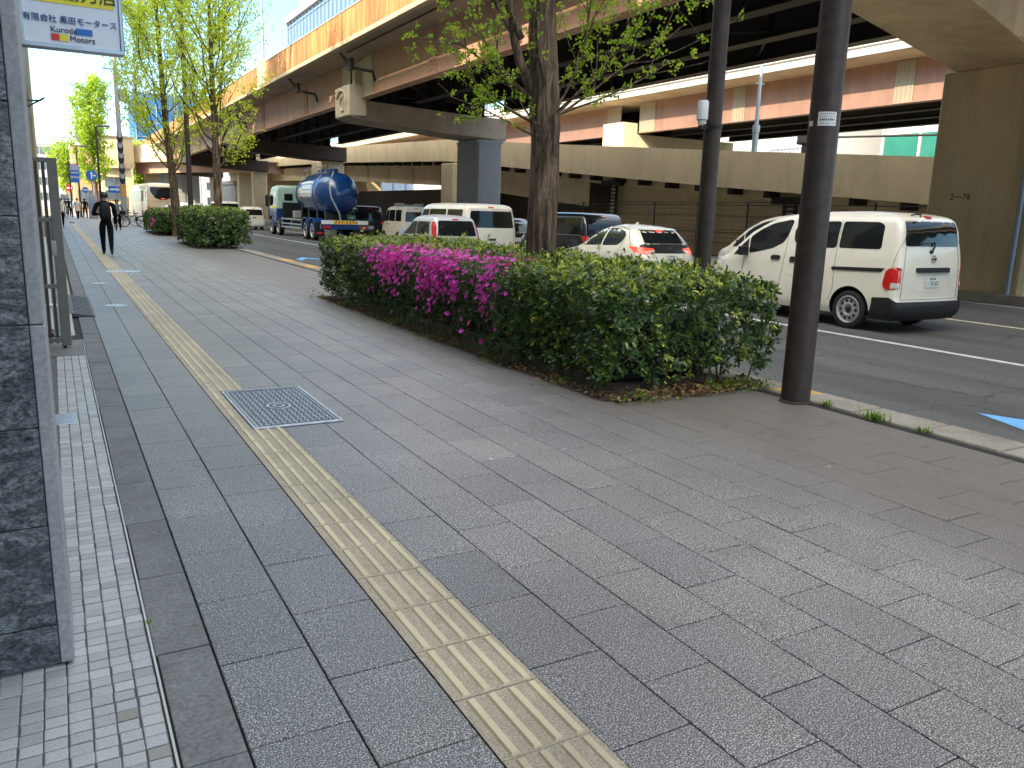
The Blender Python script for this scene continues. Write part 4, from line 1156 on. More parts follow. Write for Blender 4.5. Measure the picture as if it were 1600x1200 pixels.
# -- white delivery van (also the shape of its neighbour)
def small_van(loc, label, paint='white', detailed=True, rz=0.0):
    t = thing('parked_van' if detailed else 'van', loc, label, 'van', rz)
    L = 4.40
    s = Shape([(.22, .10), (.30, .01), (.46, 0), (.52, .035), (.95, .04), (1.2, .06), (1.6, .12), (1.72, .17), (1.79, .27), (1.83, .48), (1.86, 1.0)],
              [(.22, 4.28), (.30, 4.36), (.5, 4.40), (.72, 4.38), (.86, 4.33), (.94, 4.22), (1.0, 4.05), (1.05, 3.90), (1.16, 3.74), (1.45, 3.36), (1.65, 2.96), (1.74, 2.62), (1.80, 2.25), (1.84, 1.85), (1.86, 1.4)],
              [(.22, .79), (.34, .832), (.6, .847), (.95, .842), (1.15, .828), (1.5, .778), (1.68, .735), (1.76, .695), (1.81, .60), (1.84, .45), (1.86, .22)],
              [(.2, .09), (1.0, .11), (1.7, .10), (1.86, .05)], [(.2, .35), (.8, .40), (1.0, .34), (1.1, .20), (1.6, .18), (1.86, .1)], .03, .20, .07, L)
    zl = [.22, .26, .30, .38, .46, .52, .58, .66, .74, .82, .86, .9, .95, .99, 1.03, 1.08, 1.12, 1.16, 1.24, 1.34, 1.45, 1.55, 1.62, 1.66, 1.69, 1.72, 1.74, 1.76, 1.78, 1.795, 1.81, 1.825, 1.838, 1.85, 1.86]
    body = s.body(zl).build('body', M[paint], t, smooth=32)
    cut_arches(body, [(.86, .31, .37), (3.56, .31, .37)], .85, M['black'])
    sd = lambda sg: (lambda u, v, o: s.side(u, v, sg, o))
    rearw = lambda u, v, o: s.rear(u, v, o)
    for sg in (-1, 1):
        patch('front_door_window', [(2.32, 1.30), (2.56, 1.19), (2.86, 1.12), (3.10, 1.08), (3.12, 1.36), (2.90, 1.50), (2.62, 1.62), (2.25, 1.69), (2.19, 1.67), (2.24, 1.45)], sd(sg), M['glass'], t, round_=.05)
        patch('quarter_window', [(3.14, 1.07), (3.50, 1.03), (3.40, 1.13), (3.15, 1.345)], sd(sg), M['black'], t, round_=.03)
        patch('sliding_door_window', [(1.22, 1.26), (1.96, 1.24), (2.10, 1.34), (2.12, 1.50), (2.06, 1.66), (1.22, 1.685)], sd(sg), M['glass'], t, round_=.05)
        patch('rear_side_window', [(.40, 1.28), (1.17, 1.265), (1.17, 1.685), (.52, 1.69), (.42, 1.64)], sd(sg), M['glass'], t, round_=.05)
        patch('slide_rail', [(.33, .945), (1.24, .915), (1.24, .965), (.28, 1.0)], sd(sg), M['black'], t, thick=.012)
        patch('door_handle', [(2.36, 1.005), (2.54, 1.0), (2.56, 1.03), (2.52, 1.075), (2.37, 1.08), (2.345, 1.05)], sd(sg), M['black'], t, thick=.02, round_=.02)
        patch('door_handle', [(2.02, .985), (2.12, .98), (2.12, 1.07), (2.02, 1.075)], sd(sg), M['black'], t, thick=.02, round_=.02)
        patch('front_lamp', [(3.75, .74), (4.05, .78), (4.15, .86), (3.95, .98), (3.72, .97)], sd(sg), M['clearlens'], t, round_=.05)
        la = patch('tail_lamp', [(-.075, .70), (.14, .68), (.20, .76), (.16, .97), (.06, 1.02), (-.075, 1.02)], lambda u, v, o: s.wrap(u, v, sg, o), M['redlens'], t, thick=.012, round_=.04)
        patch('reversing_lamp', [(-.06, .705), (.06, .70), (.06, .79), (-.06, .79)], lambda u, v, o: s.wrap(u, v, sg, o), M['clearlens'], la, thick=.016, round_=.02)
        for pts in ([(2.26, 1.68), (2.24, 1.2), (2.30, .72), (2.34, .40)], [(3.22, 1.06), (3.24, .60), (3.2, .42)], [(1.20, 1.70), (1.20, 1.28), (1.19, .60), (1.27, .42)]):
            seam(t, s, pts, sg)
        seam(t, s, [(.16, 1.02), (.10, 1.5), (.17, 1.72)], sg)
        patch('lower_trim', [(-.03, .205), (.42, .205), (.38, .46), (.34, .545), (.06, .565), (-.03, .50)], lambda u, v, o: s.wrap(u, v, sg, o), M['black'], t, thick=.030, round_=.02)
        seam(t, s, [(1.32, .66), (1.7, .70), (2.2, .80)], sg, w=.010, mat=paint) if paint == 'white' else None
        mirror(t, 3.16, 1.12, .80, sg, M['black'])
        wheel(t, sg * .755, .86, .305, .165, sg); wheel(t, sg * .755, 3.56, .305, .165, sg)
    patch('windscreen', [(-.60, 1.14), (.60, 1.14), (.54, 1.62), (-.54, 1.62)], lambda u, v, o: s.front(u, v, o), M['glass'], t, round_=.08)
    patch('rear_window', [(-.655, 1.34), (.655, 1.34), (.615, 1.69), (.59, 1.725), (-.59, 1.725), (-.615, 1.69)], rearw, M['glass'], t, round_=.06)
    patch('tailgate_grip', [(-.40, .945), (.40, .945), (.40, 1.02), (-.40, 1.02)], rearw, M['black'], t, thick=.035, round_=.02)
    patch('rear_bumper', [(-.80, .205), (.80, .205), (.815, .44), (.79, .50), (-.79, .50), (-.815, .44)], rearw, M['black'], t, thick=.035, round_=.03)
    for sg in (-1, 1):
        seam(t, s, [(-.12, .53), (-.13, 1.3), (-.13, 1.72)], sg, fn=lambda u, v, o: s.wrap(u, v, sg, o))
    seam(t, s, [(-.70, .535), (0, .53), (.70, .535)], 1, fn=rearw)
    seam(t, s, [(-.45, .70), (-.42, .90), (.42, .90), (.45, .70), (.35, .66), (-.35, .66), (-.45, .70)], 1, fn=rearw, w=.008, mat='white')
    patch('brake_lamp', [(-.07, 1.765), (.07, 1.765), (.07, 1.80), (-.07, 1.80)], rearw, M['redlens'], t, thick=.03, round_=.01)
    g = MB(); p0 = s.rear(-.06, 1.27, .02); g.tube([p0, s.rear(-.02, 1.33, .03), s.rear(.0, 1.40, .025)], .015, 6); g.tube([s.rear(.0, 1.40, .028), s.rear(-.36, 1.37, .028)], .009, 6); g.revolve([(.03, -.03), (.03, .01)], s.rear(-.07, 1.26, 0), 'y', 10)
    g.build('wiper', M['black'], t, smooth=50)
    g = MB(); c = s.rear(0, 1.15, .006); n = 20
    g.tube([(c[0] + .052 * math.cos(a), c[1] - .004, c[2] + .052 * math.sin(a)) for a in np.linspace(0, 2 * math.pi, n)], .007, 6, caps=False); g.box(c[0] - .066, c[0] + .066, c[1] - .012, c[1], c[2] - .012, c[2] + .012)
    g.build('badge', M['chrome'], t)
    g = MB(); a_ = s.rear(-.33, 1.80, .03); g.tube([a_, (a_[0] + .03, a_[1] - .05, a_[2] + .02), (a_[0] + .15, a_[1] - .06, a_[2] + .02), (a_[0] + .19, a_[1] - .03, a_[2] - .07)], .012, 6); g.box(a_[0] + .12, a_[0] + .26, a_[1] - .07, a_[1] - .03, a_[2] - .12, a_[2] - .06)
    g.build('rear_view_mirror', M['black'], t)
    number_plate(t, (0, s.rear(0, .81, 0)[1] - .012, .80), "・32-62" if detailed else "")
    return t
small_van((11.86, 7.78, -.15), "white delivery van with black bumper beside the brown pole at the right")
small_van((15.15, 11.2, -.15), "white minivan mostly hidden beyond the nearest white delivery van", detailed=False)

# -- hatchback
def hatchback(loc, label):
    t = thing('parked_car', loc, label, 'car'); L = 3.94
    s = Shape([(.2, .14), (.28, .03), (.45, 0), (.62, .01), (.80, .05), (.90, .09), (1.0, .17), (1.08, .20), (1.2, .33), (1.34, .50), (1.40, .60), (1.45, .85), (1.48, 1.2), (1.495, 1.5)],
              [(.2, 3.80), (.28, 3.88), (.5, 3.94), (.66, 3.90), (.76, 3.78), (.84, 3.50), (.91, 3.15), (.96, 2.93), (1.02, 2.78), (1.2, 2.42), (1.36, 2.05), (1.42, 1.86), (1.46, 1.66), (1.48, 1.52), (1.495, 1.45 + .15)],
              [(.2, .78), (.32, .82), (.55, .845), (.80, .847), (.95, .825), (1.05, .795), (1.25, .71), (1.36, .645), (1.42, .58), (1.46, .46), (1.48, .33), (1.495, .14)],
              [(.2, .22), (.9, .30), (1.1, .26), (1.5, .1)], [(.2, .45), (.9, .5), (1.2, .35), (1.5, .1)], .10, .25, .12, L)
    zl = [.2, .24, .28, .36, .45, .55, .62, .66, .71, .76, .80, .84, .875, .91, .935, .96, .99, 1.02, 1.08, 1.14, 1.2, 1.27, 1.34, 1.37, 1.40, 1.42, 1.44, 1.455, 1.47, 1.482, 1.495]
    body = s.body(zl).build('body', M['white'], t, smooth=35)
    cut_arches(body, [(.72, .30, .345), (3.22, .30, .345)], .85, M['black'])
    sd = lambda sg: (lambda u, v, o: s.side(u, v, sg, o)); rearw = lambda u, v, o: s.rear(u, v, o)
    for sg in (-1, 1):
        patch('front_door_window', [(1.62, 1.00), (2.55, .97), (2.62, 1.01), (2.44, 1.14), (2.02, 1.335), (1.66, 1.395), (1.54, 1.40)], sd(sg), M['glass'], t, round_=.03)
        patch('rear_door_window', [(.86, 1.10), (.98, 1.03), (1.56, 1.00), (1.48, 1.40), (1.18, 1.40), (.88, 1.335), (.78, 1.24)], sd(sg), M['glass'], t, round_=.06)
        seam(t, s, [(1.60, 1.41), (1.60, .98), (1.62, .5), (1.58, .36)], sg); seam(t, s, [(2.60, .98), (2.68, .6), (2.62, .36)], sg); seam(t, s, [(.76, 1.2), (.86, .98), (1.06, .7), (1.12, .40)], sg)
        seam(t, s, [(.5, 1.03), (.78, 1.38), (1.2, 1.435), (1.7, 1.42), (2.1, 1.32), (2.66, .98)], sg, w=.014, mat='black')
        patch('door_handle', [(1.72, .83), (1.88, .83), (1.89, .86), (1.71, .865)], sd(sg), M['white'], t, thick=.025, round_=.012)
        patch('door_handle', [(1.18, .87), (1.30, .87), (1.31, .90), (1.17, .905)], sd(sg), M['white'], t, thick=.025, round_=.012)
        patch('tail_lamp', [(-.34, .915), (-.12, .87), (.05, .90), (.20, .995), (.24, 1.03), (-.04, 1.01), (-.34, .985)], lambda u, v, o: s.wrap(u, v, sg, o), M['brakelamp'], t, thick=.014, round_=.02)
        patch('reversing_lamp', [(-.34, .915), (-.14, .875), (-.10, .925), (-.34, .955)], lambda u, v, o: s.wrap(u, v, sg, o), M['clearlens'], t, thick=.018, round_=.012)
        patch('front_lamp', [(3.42, .66), (3.72, .70), (3.66, .80), (3.36, .84)], sd(sg), M['clearlens'], t, round_=.04)
        mirror(t, 2.62, 1.0, .79, sg, M['black'])
        wheel(t, sg * .75, .72, .30, .17, sg, 'alloy', .72); wheel(t, sg * .75, 3.22, .30, .17, sg, 'alloy', .72)
    patch('windscreen', [(-.6, 1.0), (.6, 1.0), (.46, 1.39), (-.46, 1.39)], lambda u, v, o: s.front(u, v, o), M['glass'], t, round_=.08)
    patch('tailgate_panel', [(-.70, 1.05), (-.66, .93), (-.45, .89), (.45, .89), (.66, .93), (.70, 1.05), (.58, 1.09), (-.58, 1.09)], rearw, M['black'], t, thick=.006, round_=.03)
    patch('rear_window', [(-.585, 1.095), (.585, 1.095), (.52, 1.30), (.47, 1.375), (-.47, 1.375), (-.52, 1.30)], rearw, M['glass'], t, round_=.04)
    patch('spoiler', [(-.52, 1.385), (.52, 1.385), (.50, 1.425), (-.50, 1.425)], rearw, M['white'], t, thick=.10, round_=.02)
    patch('brake_lamp', [(-.10, 1.355), (.10, 1.355), (.10, 1.378), (-.10, 1.378)], lambda u, v, o: s.rear(u, v, o + .004), M['brakelamp'], t, thick=.008)
    patch('badge', [(-.05, .97), (.05, .97), (.05, 1.02), (-.05, 1.02)], rearw, M['chrome'], t, thick=.015, round_=.03)
    seam(t, s, [(-.62, .90), (-.55, .62), (.55, .62), (.62, .90)], 1, fn=rearw); seam(t, s, [(-.40, .86), (-.36, .68), (.36, .68), (.40, .86)], 1, fn=rearw, w=.006)
    patch('rear_diffuser', [(-.60, .25), (.60, .25), (.55, .40), (-.55, .40)], rearw, M['black'], t, thick=.012, round_=.04)
    number_plate(t, (0, s.rear(0, .78, 0)[1] - .02, .775), "51-30")
    g = MB(); g.prism([(1.30, 1.49), (1.42, 1.49), (1.30, 1.55)], 'x', -.012, .012); g.build('aerial_fin', M['white'], t)
    return t
hatchback((11.86, 13.95, -.15), "white hatchback with black tailgate panel and lit brake lights behind the hedge")

# -- boxy vans and wagons
def box_car(name, loc, label, cat, L, Wd, H, paint, hood=.9, hoodz=.95, belt=.98, wins=None, rake=.14, rearwin=None, rack=False, lamp='low', chrome_line=False, wr=.29, plate="", rz=0.0, rake_f=1.0):
    t = thing(name, loc, label, cat, rz); w = Wd / 2; k = H
    s = Shape([(.22, .10), (.30, .01), (.48, 0), (.62, .02), (belt, .04), (k * .80, .04 + rake * .45), (k - .16, rake), (k - .07, rake + .10), (k - .025, rake + .32), (k, rake + .9)],
              [(.22, L - .12), (.32, L - .03), (.5, L), (hoodz - .16, L - .04), (hoodz - .06, L - .16), (hoodz, L - hood * .75), (hoodz + .05, L - hood), (k * .80, L - hood - .42 * rake_f), (k - .15, L - hood - .70 * rake_f), (k - .07, L - hood - .88 * rake_f), (k - .025, L - hood - 1.1 * rake_f), (k, L - hood - 1.5 * rake_f)],
              [(.22, w - .06), (.35, w - .015), (.6, w), (belt, w - .005), (k * .80, w - .05), (k - .16, w - .10), (k - .08, w - .15), (k - .03, w - .27), (k, w * .35)],
              [(.2, .10), (k - .2, .12), (k, .05)], [(.2, .3), (1.0, .35), (k, .1)], .04, .16, .08, L)
    zl = sorted(set([.22, .26, .30, .38, .48, .55, .62, .70, hoodz - .16, hoodz - .1, hoodz - .06, hoodz - .02, hoodz, hoodz + .05, belt + .001] + [round(hoodz + .05 + (k - .2 - hoodz - .05) * q, 4) for q in (.15, .3, .45, .6, .75, .9)] + [k - .16, k - .13, k - .10, k - .07, k - .05, k - .03, k - .018, k - .008, k]))
    body = s.body(zl).build('body', M[paint], t, smooth=34)
    yw = (.70, L - .72)
    cut_arches(body, [(y, wr, wr + .055) for y in yw], w, M['black'])
    sd = lambda sg: (lambda u, v, o: s.side(u, v, sg, o)); rearw = lambda u, v, o: s.rear(u, v, o)
    zt = k - .20; zb = belt + .06
    for sg in (-1, 1):
        for (a, b, nm) in (wins or [(.35, 1.2, 'rear_side_window'), (1.26, 2.1, 'sliding_door_window')]):
            patch(nm, [(a, zb), (b, zb), (b, zt), (a + .05, zt)], sd(sg), M['glass'], t, round_=.05)
        ys_ = (wins or [(0, 2.1, '')])[-1][1] + .06
        yt = s.it(s.fr, zt) - .20; yb = s.it(s.fr, zb) - .22
        if yb > ys_ + .15: patch('front_door_window', [(ys_, zb), (yb, zb - .03), (max(yt, ys_ + .08), zt - .02), (ys_, zt)], sd(sg), M['glass'], t, round_=.05)
        seam(t, s, [(ys_ - .03, zt + .05), (ys_ - .03, zb), (ys_ - .02, .45)], sg)
        seam(t, s, [((wins or [(0, 1.23, '')])[0][1] + .03, zt + .03), ((wins or [(0, 1.23, '')])[0][1] + .03, .45)], sg)
        if chrome_line: seam(t, s, [(.3, zb - .03), (yb, zb - .05)], sg, w=.03, mat='chrome'); seam(t, s, [(.3, zb - .03), (.36, zt + .02), (yt, zt + .0)], sg, w=.024, mat='chrome')
        patch('door_handle', [(ys_ + .06, belt - .10), (ys_ + .22, belt - .10), (ys_ + .22, belt - .06), (ys_ + .06, belt - .06)], sd(sg), M[paint] if paint != 'white' else M['black'], t, thick=.022, round_=.015)
        if lamp == 'low': q = [(-.02, .52), (.12, .52), (.12, .80), (-.02, .80)]
        elif lamp == 'tall': q = [(-.05, .84), (.09, .80), (.13, 1.22), (.12, 1.36), (-.04, 1.36)]
        else: q = [(-.22, .86), (.08, .84), (.20, 1.00), (.12, 1.03), (-.22, .98)]
        patch('tail_lamp', q, lambda u, v, o: s.wrap(u, v, sg, o), M['redlens'], t, thick=.014, round_=.03)
        patch('front_lamp', [(L - .5, hoodz - .26), (L - .22, hoodz - .24), (L - .22, hoodz - .12), (L - .46, hoodz - .06)], sd(sg), M['clearlens'], t, round_=.04)
        mirror(t, s.it(s.fr, belt + .1) - .30, belt + .10, w - .06, sg, M['black'] if paint != 'silver' else M['silver'])
        for y in yw: wheel(t, sg * (w - .10), y, wr, .16, sg, 'steel')
    patch('windscreen', [(-w + .22, hoodz + .12), (w - .22, hoodz + .12), (w - .26, k - .22), (-w + .26, k - .22)], lambda u, v, o: s.front(u, v, o), M['glass'], t, round_=.08)
    a, b = rearwin or (belt + .06, k - .20)
    patch('rear_window', [(-w + .14, a), (w - .14, a), (w - .20, b), (-w + .20, b)], rearw, M['glass'], t, round_=.07)
    patch('brake_lamp', [(-.09, k - .135), (.09, k - .135), (.09, k - .105), (-.09, k - .105)], rearw, M['redlens'], t, thick=.02)
    patch('rear_bumper', [(-w + .06, .25), (w - .06, .25), (w - .05, .46), (-w + .05, .46)], rearw, M[paint], t, thick=.03, round_=.04)
    patch('tailgate_grip', [(-.13, .82), (.13, .82), (.13, .88), (-.13, .88)], rearw, M['black'], t, thick=.02, round_=.02)
    for sg in (-1, 1): seam(t, s, [(-.10, .5), (-.10, k - .2)], sg, fn=lambda u, v, o: s.wrap(u, v, sg, o))
    seam(t, s, [(-w + .12, .49), (w - .12, .49)], 1, fn=rearw)
    number_plate(t, (0, s.rear(0, .68, 0)[1] - .014, .67), plate)
    if rack:
        g = MB()
        for x in (-w + .24, w - .24): g.box(x - .02, x + .02, .5, L - 1.7, k + .05, k + .12)
        for y in np.linspace(.55, L - 1.75, 6): g.box(-w + .22, w - .22, y, y + .04, k + .03, k + .06); g.box(-w + .22, -w + .26, y, y + .04, k - .04, k + .06); g.box(w - .26, w - .22, y, y + .04, k - .04, k + .06)
        g.build('roof_rack', M['rim'], t)
    return t
box_car('kei_wagon', (9.95, 20.9, -.15), "silver small wagon with tall red tail lamps behind the pink azaleas", 'car', 3.40, 1.475, 1.56, 'silver', hood=.72, hoodz=.98, belt=.93,
        wins=[(.46, 1.35, 'rear_door_window')], rake=.22, rearwin=(.98, 1.40), lamp='tall')
box_car('large_van', (11.72, 22.2, -.15), "cream white high roofed van left of the big ginkgo trunk", 'van', 4.70, 1.80, 1.93, 'white', hood=.42, hoodz=1.02, belt=1.14,
        wins=[(.40, 1.5, 'rear_side_window'), (1.58, 2.9, 'sliding_door_window')], rake=.12, rearwin=(1.20, 1.70), lamp='low', wr=.31, rake_f=.8)
box_car('kei_van', (15.35, 36.9, -.15), "small white van with a silver roof rack beside the blue tanker truck", 'van', 3.39, 1.475, 1.86, 'white', hood=.35, hoodz=1.0, belt=1.06,
        wins=[(.30, 1.05, 'rear_side_window'), (1.12, 1.9, 'sliding_door_window')], rake=.10, rearwin=(1.12, 1.58), lamp='low', rack=True, rake_f=.7)
box_car('minivan', (15.6, 21.6, -.15), "black minivan with chrome window trim behind the white hatchback", 'van', 4.6, 1.70, 1.76, 'blackpaint', hood=.80, hoodz=1.02, belt=1.0,
        wins=[(.42, 1.25, 'rear_side_window'), (1.32, 2.2, 'sliding_door_window')], rake=.24, rearwin=(1.08, 1.52), lamp='wide', chrome_line=True, wr=.31)
box_car('minivan', (15.3, 43.4, -.15), "black tall minivan just to the right of the blue tanker truck", 'van', 4.6, 1.70, 1.84, 'blackpaint', hood=.80, hoodz=1.02, belt=1.02,
        wins=[(.42, 1.25, 'rear_side_window'), (1.32, 2.2, 'sliding_door_window')], rake=.24, rearwin=(1.10, 1.56), lamp='wide', wr=.31)
box_car('kei_wagon', (15.6, 27.4, -.15), "dark car standing between the black minivan and the small racked van", 'car', 3.9, 1.60, 1.50, 'blackpaint', hood=.9, hoodz=.92, belt=.92,
        wins=[(.46, 1.35, 'rear_door_window')], rake=.40, rearwin=(.98, 1.32), lamp='wide')
box_car('taxi', (8.3, 60.0, -.15), "white car with a lit red roof lamp beyond the second hedge", 'car', 4.4, 1.69, 1.75, 'white', hood=.9, hoodz=.95, belt=1.0,
        wins=[(.46, 1.5, 'rear_door_window')], rake=.30, rearwin=(1.06, 1.5), lamp='wide')
box_car('kei_wagon', (12.2, 58.5, -.15), "white small car ahead of the tanker truck", 'car', 3.4, 1.475, 1.60, 'white', hood=.7, hoodz=.98, belt=.95, wins=[(.46, 1.35, 'rear_door_window')], rake=.2, lamp='tall')
box_car('large_van', (11.9, 66.0, -.15), "pale van in the far queue under the deck", 'van', 4.7, 1.80, 1.95, 'white', hood=.42, hoodz=1.02, belt=1.14,
        wins=[(.40, 1.5, 'rear_side_window'), (1.58, 2.9, 'sliding_door_window')], rake=.12, lamp='low', wr=.31, rake_f=.8)
box_car('minivan', (8.4, 66.5, -.15), "dark red minivan behind the foliage of the second hedge", 'van', 4.4, 1.70, 1.70, 'redpaint' if 'redpaint' in M else 'blackpaint', hood=.80, hoodz=1.0, belt=1.0, wins=[(.42, 1.25, 'rear_side_window'), (1.32, 2.2, 'sliding_door_window')], lamp='wide')

# -- coach
def coach(loc, rz):
    t = thing('coach', loc, "beige coach with a curved dark rear window past the second street tree", 'bus', rz); L, w, k = 10.5, 1.245, 3.3
    s = Shape([(.35, .06), (.5, 0), (1.2, .0), (2.2, .04), (2.9, .14), (3.1, .22), (3.22, .4), (3.3, .9)], [(.35, L - .1), (.6, L), (1.4, L), (2.6, L - .25), (3.1, L - .45), (3.3, L - 1.2)],
              [(.35, w - .04), (.6, w), (1.6, w), (2.8, w - .06), (3.1, w - .12), (3.22, w - .25), (3.3, w * .5)], [(0, .16), (3.3, .12)], [(0, .3), (3.3, .2)], .05, .2, .03, L)
    body = s.body([.35, .42, .5, .8, 1.2, 1.6, 2.0, 2.3, 2.6, 2.8, 2.95, 3.05, 3.12, 3.18, 3.22, 3.26, 3.28, 3.3]).build('body', M['busbeige'], t, smooth=35)
    cut_arches(body, [(2.6, .48, .56), (8.0, .48, .56)], w, M['black'])
    sd = lambda sg: (lambda u, v, o: s.side(u, v, sg, o)); rw = lambda u, v, o: s.rear(u, v, o)
    for sg in (-1, 1):
        for i in range(7): patch('side_window', [(.7 + i * 1.32, 1.75), (1.9 + i * 1.32, 1.75), (1.9 + i * 1.32, 2.65), (.7 + i * 1.32, 2.65)], sd(sg), M['glass'], t, round_=.08)
        patch('tail_lamp', [(-.1, .95), (.08, .95), (.08, 1.4), (-.1, 1.4)], lambda u, v, o: s.wrap(u, v, sg, o), M['redlens'], t, round_=.03)
        wheel(t, sg * (w - .14), 2.6, .47, .27, sg, 'steel', .6); wheel(t, sg * (w - .14), 8.0, .47, .27, sg, 'steel', .6)
    patch('rear_window', [(-.95, 2.95), (.95, 2.95), (.95, 2.55), (.60, 2.05), (.2, 1.9), (-.2, 1.9), (-.60, 2.05), (-.95, 2.55)], rw, M['glass'], t, round_=.1)
    patch('engine_grille', [(-.6, .75), (.6, .75), (.6, 1.1), (-.6, 1.1)], rw, M['black'], t, round_=.05)
    patch('brake_lamp', [(-.15, 1.98), (.15, 1.98), (.15, 2.03), (-.15, 2.03)], lambda u, v, o: s.rear(u, v, o + .004), M['brakelamp'], t)
    patch('rear_bumper', [(-1.1, .38), (1.1, .38), (1.1, .66), (-1.1, .66)], rw, M['greywall'], t, thick=.04)
    seam(t, s, [(-.8, 1.78), (.8, 1.78)], 1, fn=rw, w=.02); seam(t, s, [(-.8, 1.2), (.8, 1.2)], 1, fn=rw, w=.02)
    number_plate(t, (0, -.03, 1.35), "")
coach((8.2, 75.0, -.15), R_(3))

# -- tanker truck
def tanker(loc):
    t = thing('tanker_truck', loc, "blue powder tanker truck with a pale green cab in the traffic queue", 'truck')
    # tank: conical-ended barrel lying along y
    g = MB(); g.revolve([(0, .25), (.28, .27), (.62, .38), (.88, .62), (1.02, .95), (1.08, 1.35), (1.10, 1.9), (1.10, 3.4), (1.06, 4.3), (.98, 5.2), (.86, 6.0), (.62, 6.5), (.25, 6.75), (0, 6.8)], (0, 0, 2.36), 'y', 48)
    tank = g.build('tank', M['truckblue'], t, smooth=40)
    g = MB()
    g.revolve([(1.095, 1.84), (1.125, 1.86), (1.125, 1.94), (1.095, 1.96)], (0, 0, 2.36), 'y', 48); g.revolve([(.865, 5.96), (.89, 5.98), (.88, 6.04), (.85, 6.06)], (0, 0, 2.36), 'y', 48)
    g.build('weld_band', M['truckblue'], tank, smooth=40)
    def on_tank(u, v, o):                                   # u along the tank, v angle up from the horizontal, left side
        r = float(np.interp(u, [1.9, 3.4, 4.3, 5.2, 6.0], [1.10, 1.10, 1.06, .98, .86])) + o
        return (-r * math.cos(v), u, 2.36 + r * math.sin(v))
    for k, (v0, v1) in enumerate(((.20, .40), (.48, .60), (.02, .12), (-.14, -.06))):
        patch('white_stripe', [(2.25, v0), (4.5, v0), (5.1 - .1 * k, (v0 + v1) / 2), (4.5, v1), (2.25, v1)], on_tank, M['signwhite'], tank, thick=.006)
    patch('blue_emblem', [(4.2, .30), (5.0, .30), (5.2, .38), (4.9, .46), (4.2, .44)], on_tank, M['signblue'], tank, thick=.012)
    patch('red_stripe', [(3.9, -.16), (4.9, -.16), (4.8, -.12), (3.9, -.12)], on_tank, M['signred'], tank, thick=.008)
    for x0, h in ((-.34, .05), (.02, .05)):
        g = MB()
        for k in range(4): g.box(x0 + k * .10, x0 + k * .10 + .07, .34, .36, 2.20, 2.20 + .08)
        g.build('lettering', M['signwhite'], tank)
    g = MB(); g.tube([(-.16, 1.2, 3.44), (-.30, .93, 3.33), (-.50, .62, 3.02), (-.62, .40, 2.6), (-.60, .30, 2.2), (-.40, .22, 1.75), (-.22, .15, 1.35), (-.2, .10, 1.0)], .045, 8); g.build('discharge_hose', M['greypole'], t, smooth=60)
    g = MB()
    for x in (-.45, .45):
        g.tube([(x, 1.6, 3.75), (x, 6.1, 3.60)], .022, 6)
        for y in np.linspace(1.7, 6.0, 6): g.tube([(x, y, 3.22), (x, y, 3.74 - (y - 1.6) * .033)], .018, 6)
    for y in np.linspace(1.8, 6.0, 14): g.box(-.4, .4, y, y + .2, 3.42 - max(0, y - 3.6) * .07, 3.45 - max(0, y - 3.6) * .07)
    g.build('catwalk_rail', M['rim'], t)
    g = MB(); 
    for y in (2.0, 3.6): g.revolve([(.3, 3.40), (.3, 3.56), (.24, 3.62), (0, 3.63)], (0, y, 0), n=20)
    g.build('hatch', M['truckblue'], t, smooth=40)
    # chassis
    g = MB(); g.box(-.45, -.33, .1, 11.0, .80, 1.05); g.box(.33, .45, .1, 11.0, .80, 1.05)
    for y in (1.4, 3.2, 5.0, 6.6): g.box(-.33, .33, y, y + .12, .82, 1.02)
    for y in (1.0, 2.4, 4.0, 5.4): g.box(-.7, -.34, y, y + .2, 1.05, 1.75); g.box(.34, .7, y, y + .2, 1.05, 1.75)
    g.box(-.34, .34, 1.1, 5.6, 1.052, 1.35)
    g.build('chassis', M['black'], t)
    g = MB(); g.box(-1.22, 1.22, 0.02, .16, .62, .86); g.box(-.42, -.34, .16, .5, .65, .8); g.box(.34, .42, .16, .5, .65, .8); g.build('rear_bumper', M['truckblue'], t, bevel=.01)
    g = MB(); g.box(-1.20, -.46, -.0, .018, .87, 1.06); g.box(.46, 1.2, -.0, .018, .87, 1.06); g.box(-.46, .46, 0, .018, .87, 1.06); b = g.build('bumper_board', M['signwhite'], t)
    g = MB()
    for k in range(8):
        x = -.62 + k * .16; d = .07 if k < 4 else -.07
        g.add([(x, -.008, .885), (x + .09, -.008, .885), (x + .09 + d, -.008, 1.045), (x + d, -.008, 1.045)], [(0, 1, 2, 3)])
    g.build('chevron', M['yellow'], b, fix=False)
    g = MB()
    for k in range(8):
        x = -.62 + k * .16 + .085; d = .07 if k < 4 else -.07
        g.add([(x, -.007, .885), (x + .075, -.007, .885), (x + .075 + d, -.007, 1.045), (x + d, -.007, 1.045)], [(0, 1, 2, 3)])
    g.build('chevron', M['signred'], b, fix=False)
    for x in (-.95, .95):
        g = MB(); g.box(x - .2, x + .2, -.03, 0.015, .66, .78); g.build('tail_lamp', M['redlens'], t, bevel=.01)
    g = MB(); g.box(.16, .60, .12, .14, 1.12, 1.34); pl = g.build('number_plate', M['plateink'], t)
    text_mesh("1-21", .13, 'lettering', M['signwhite'], pl, (.38, .115, 1.2), ext=.001)
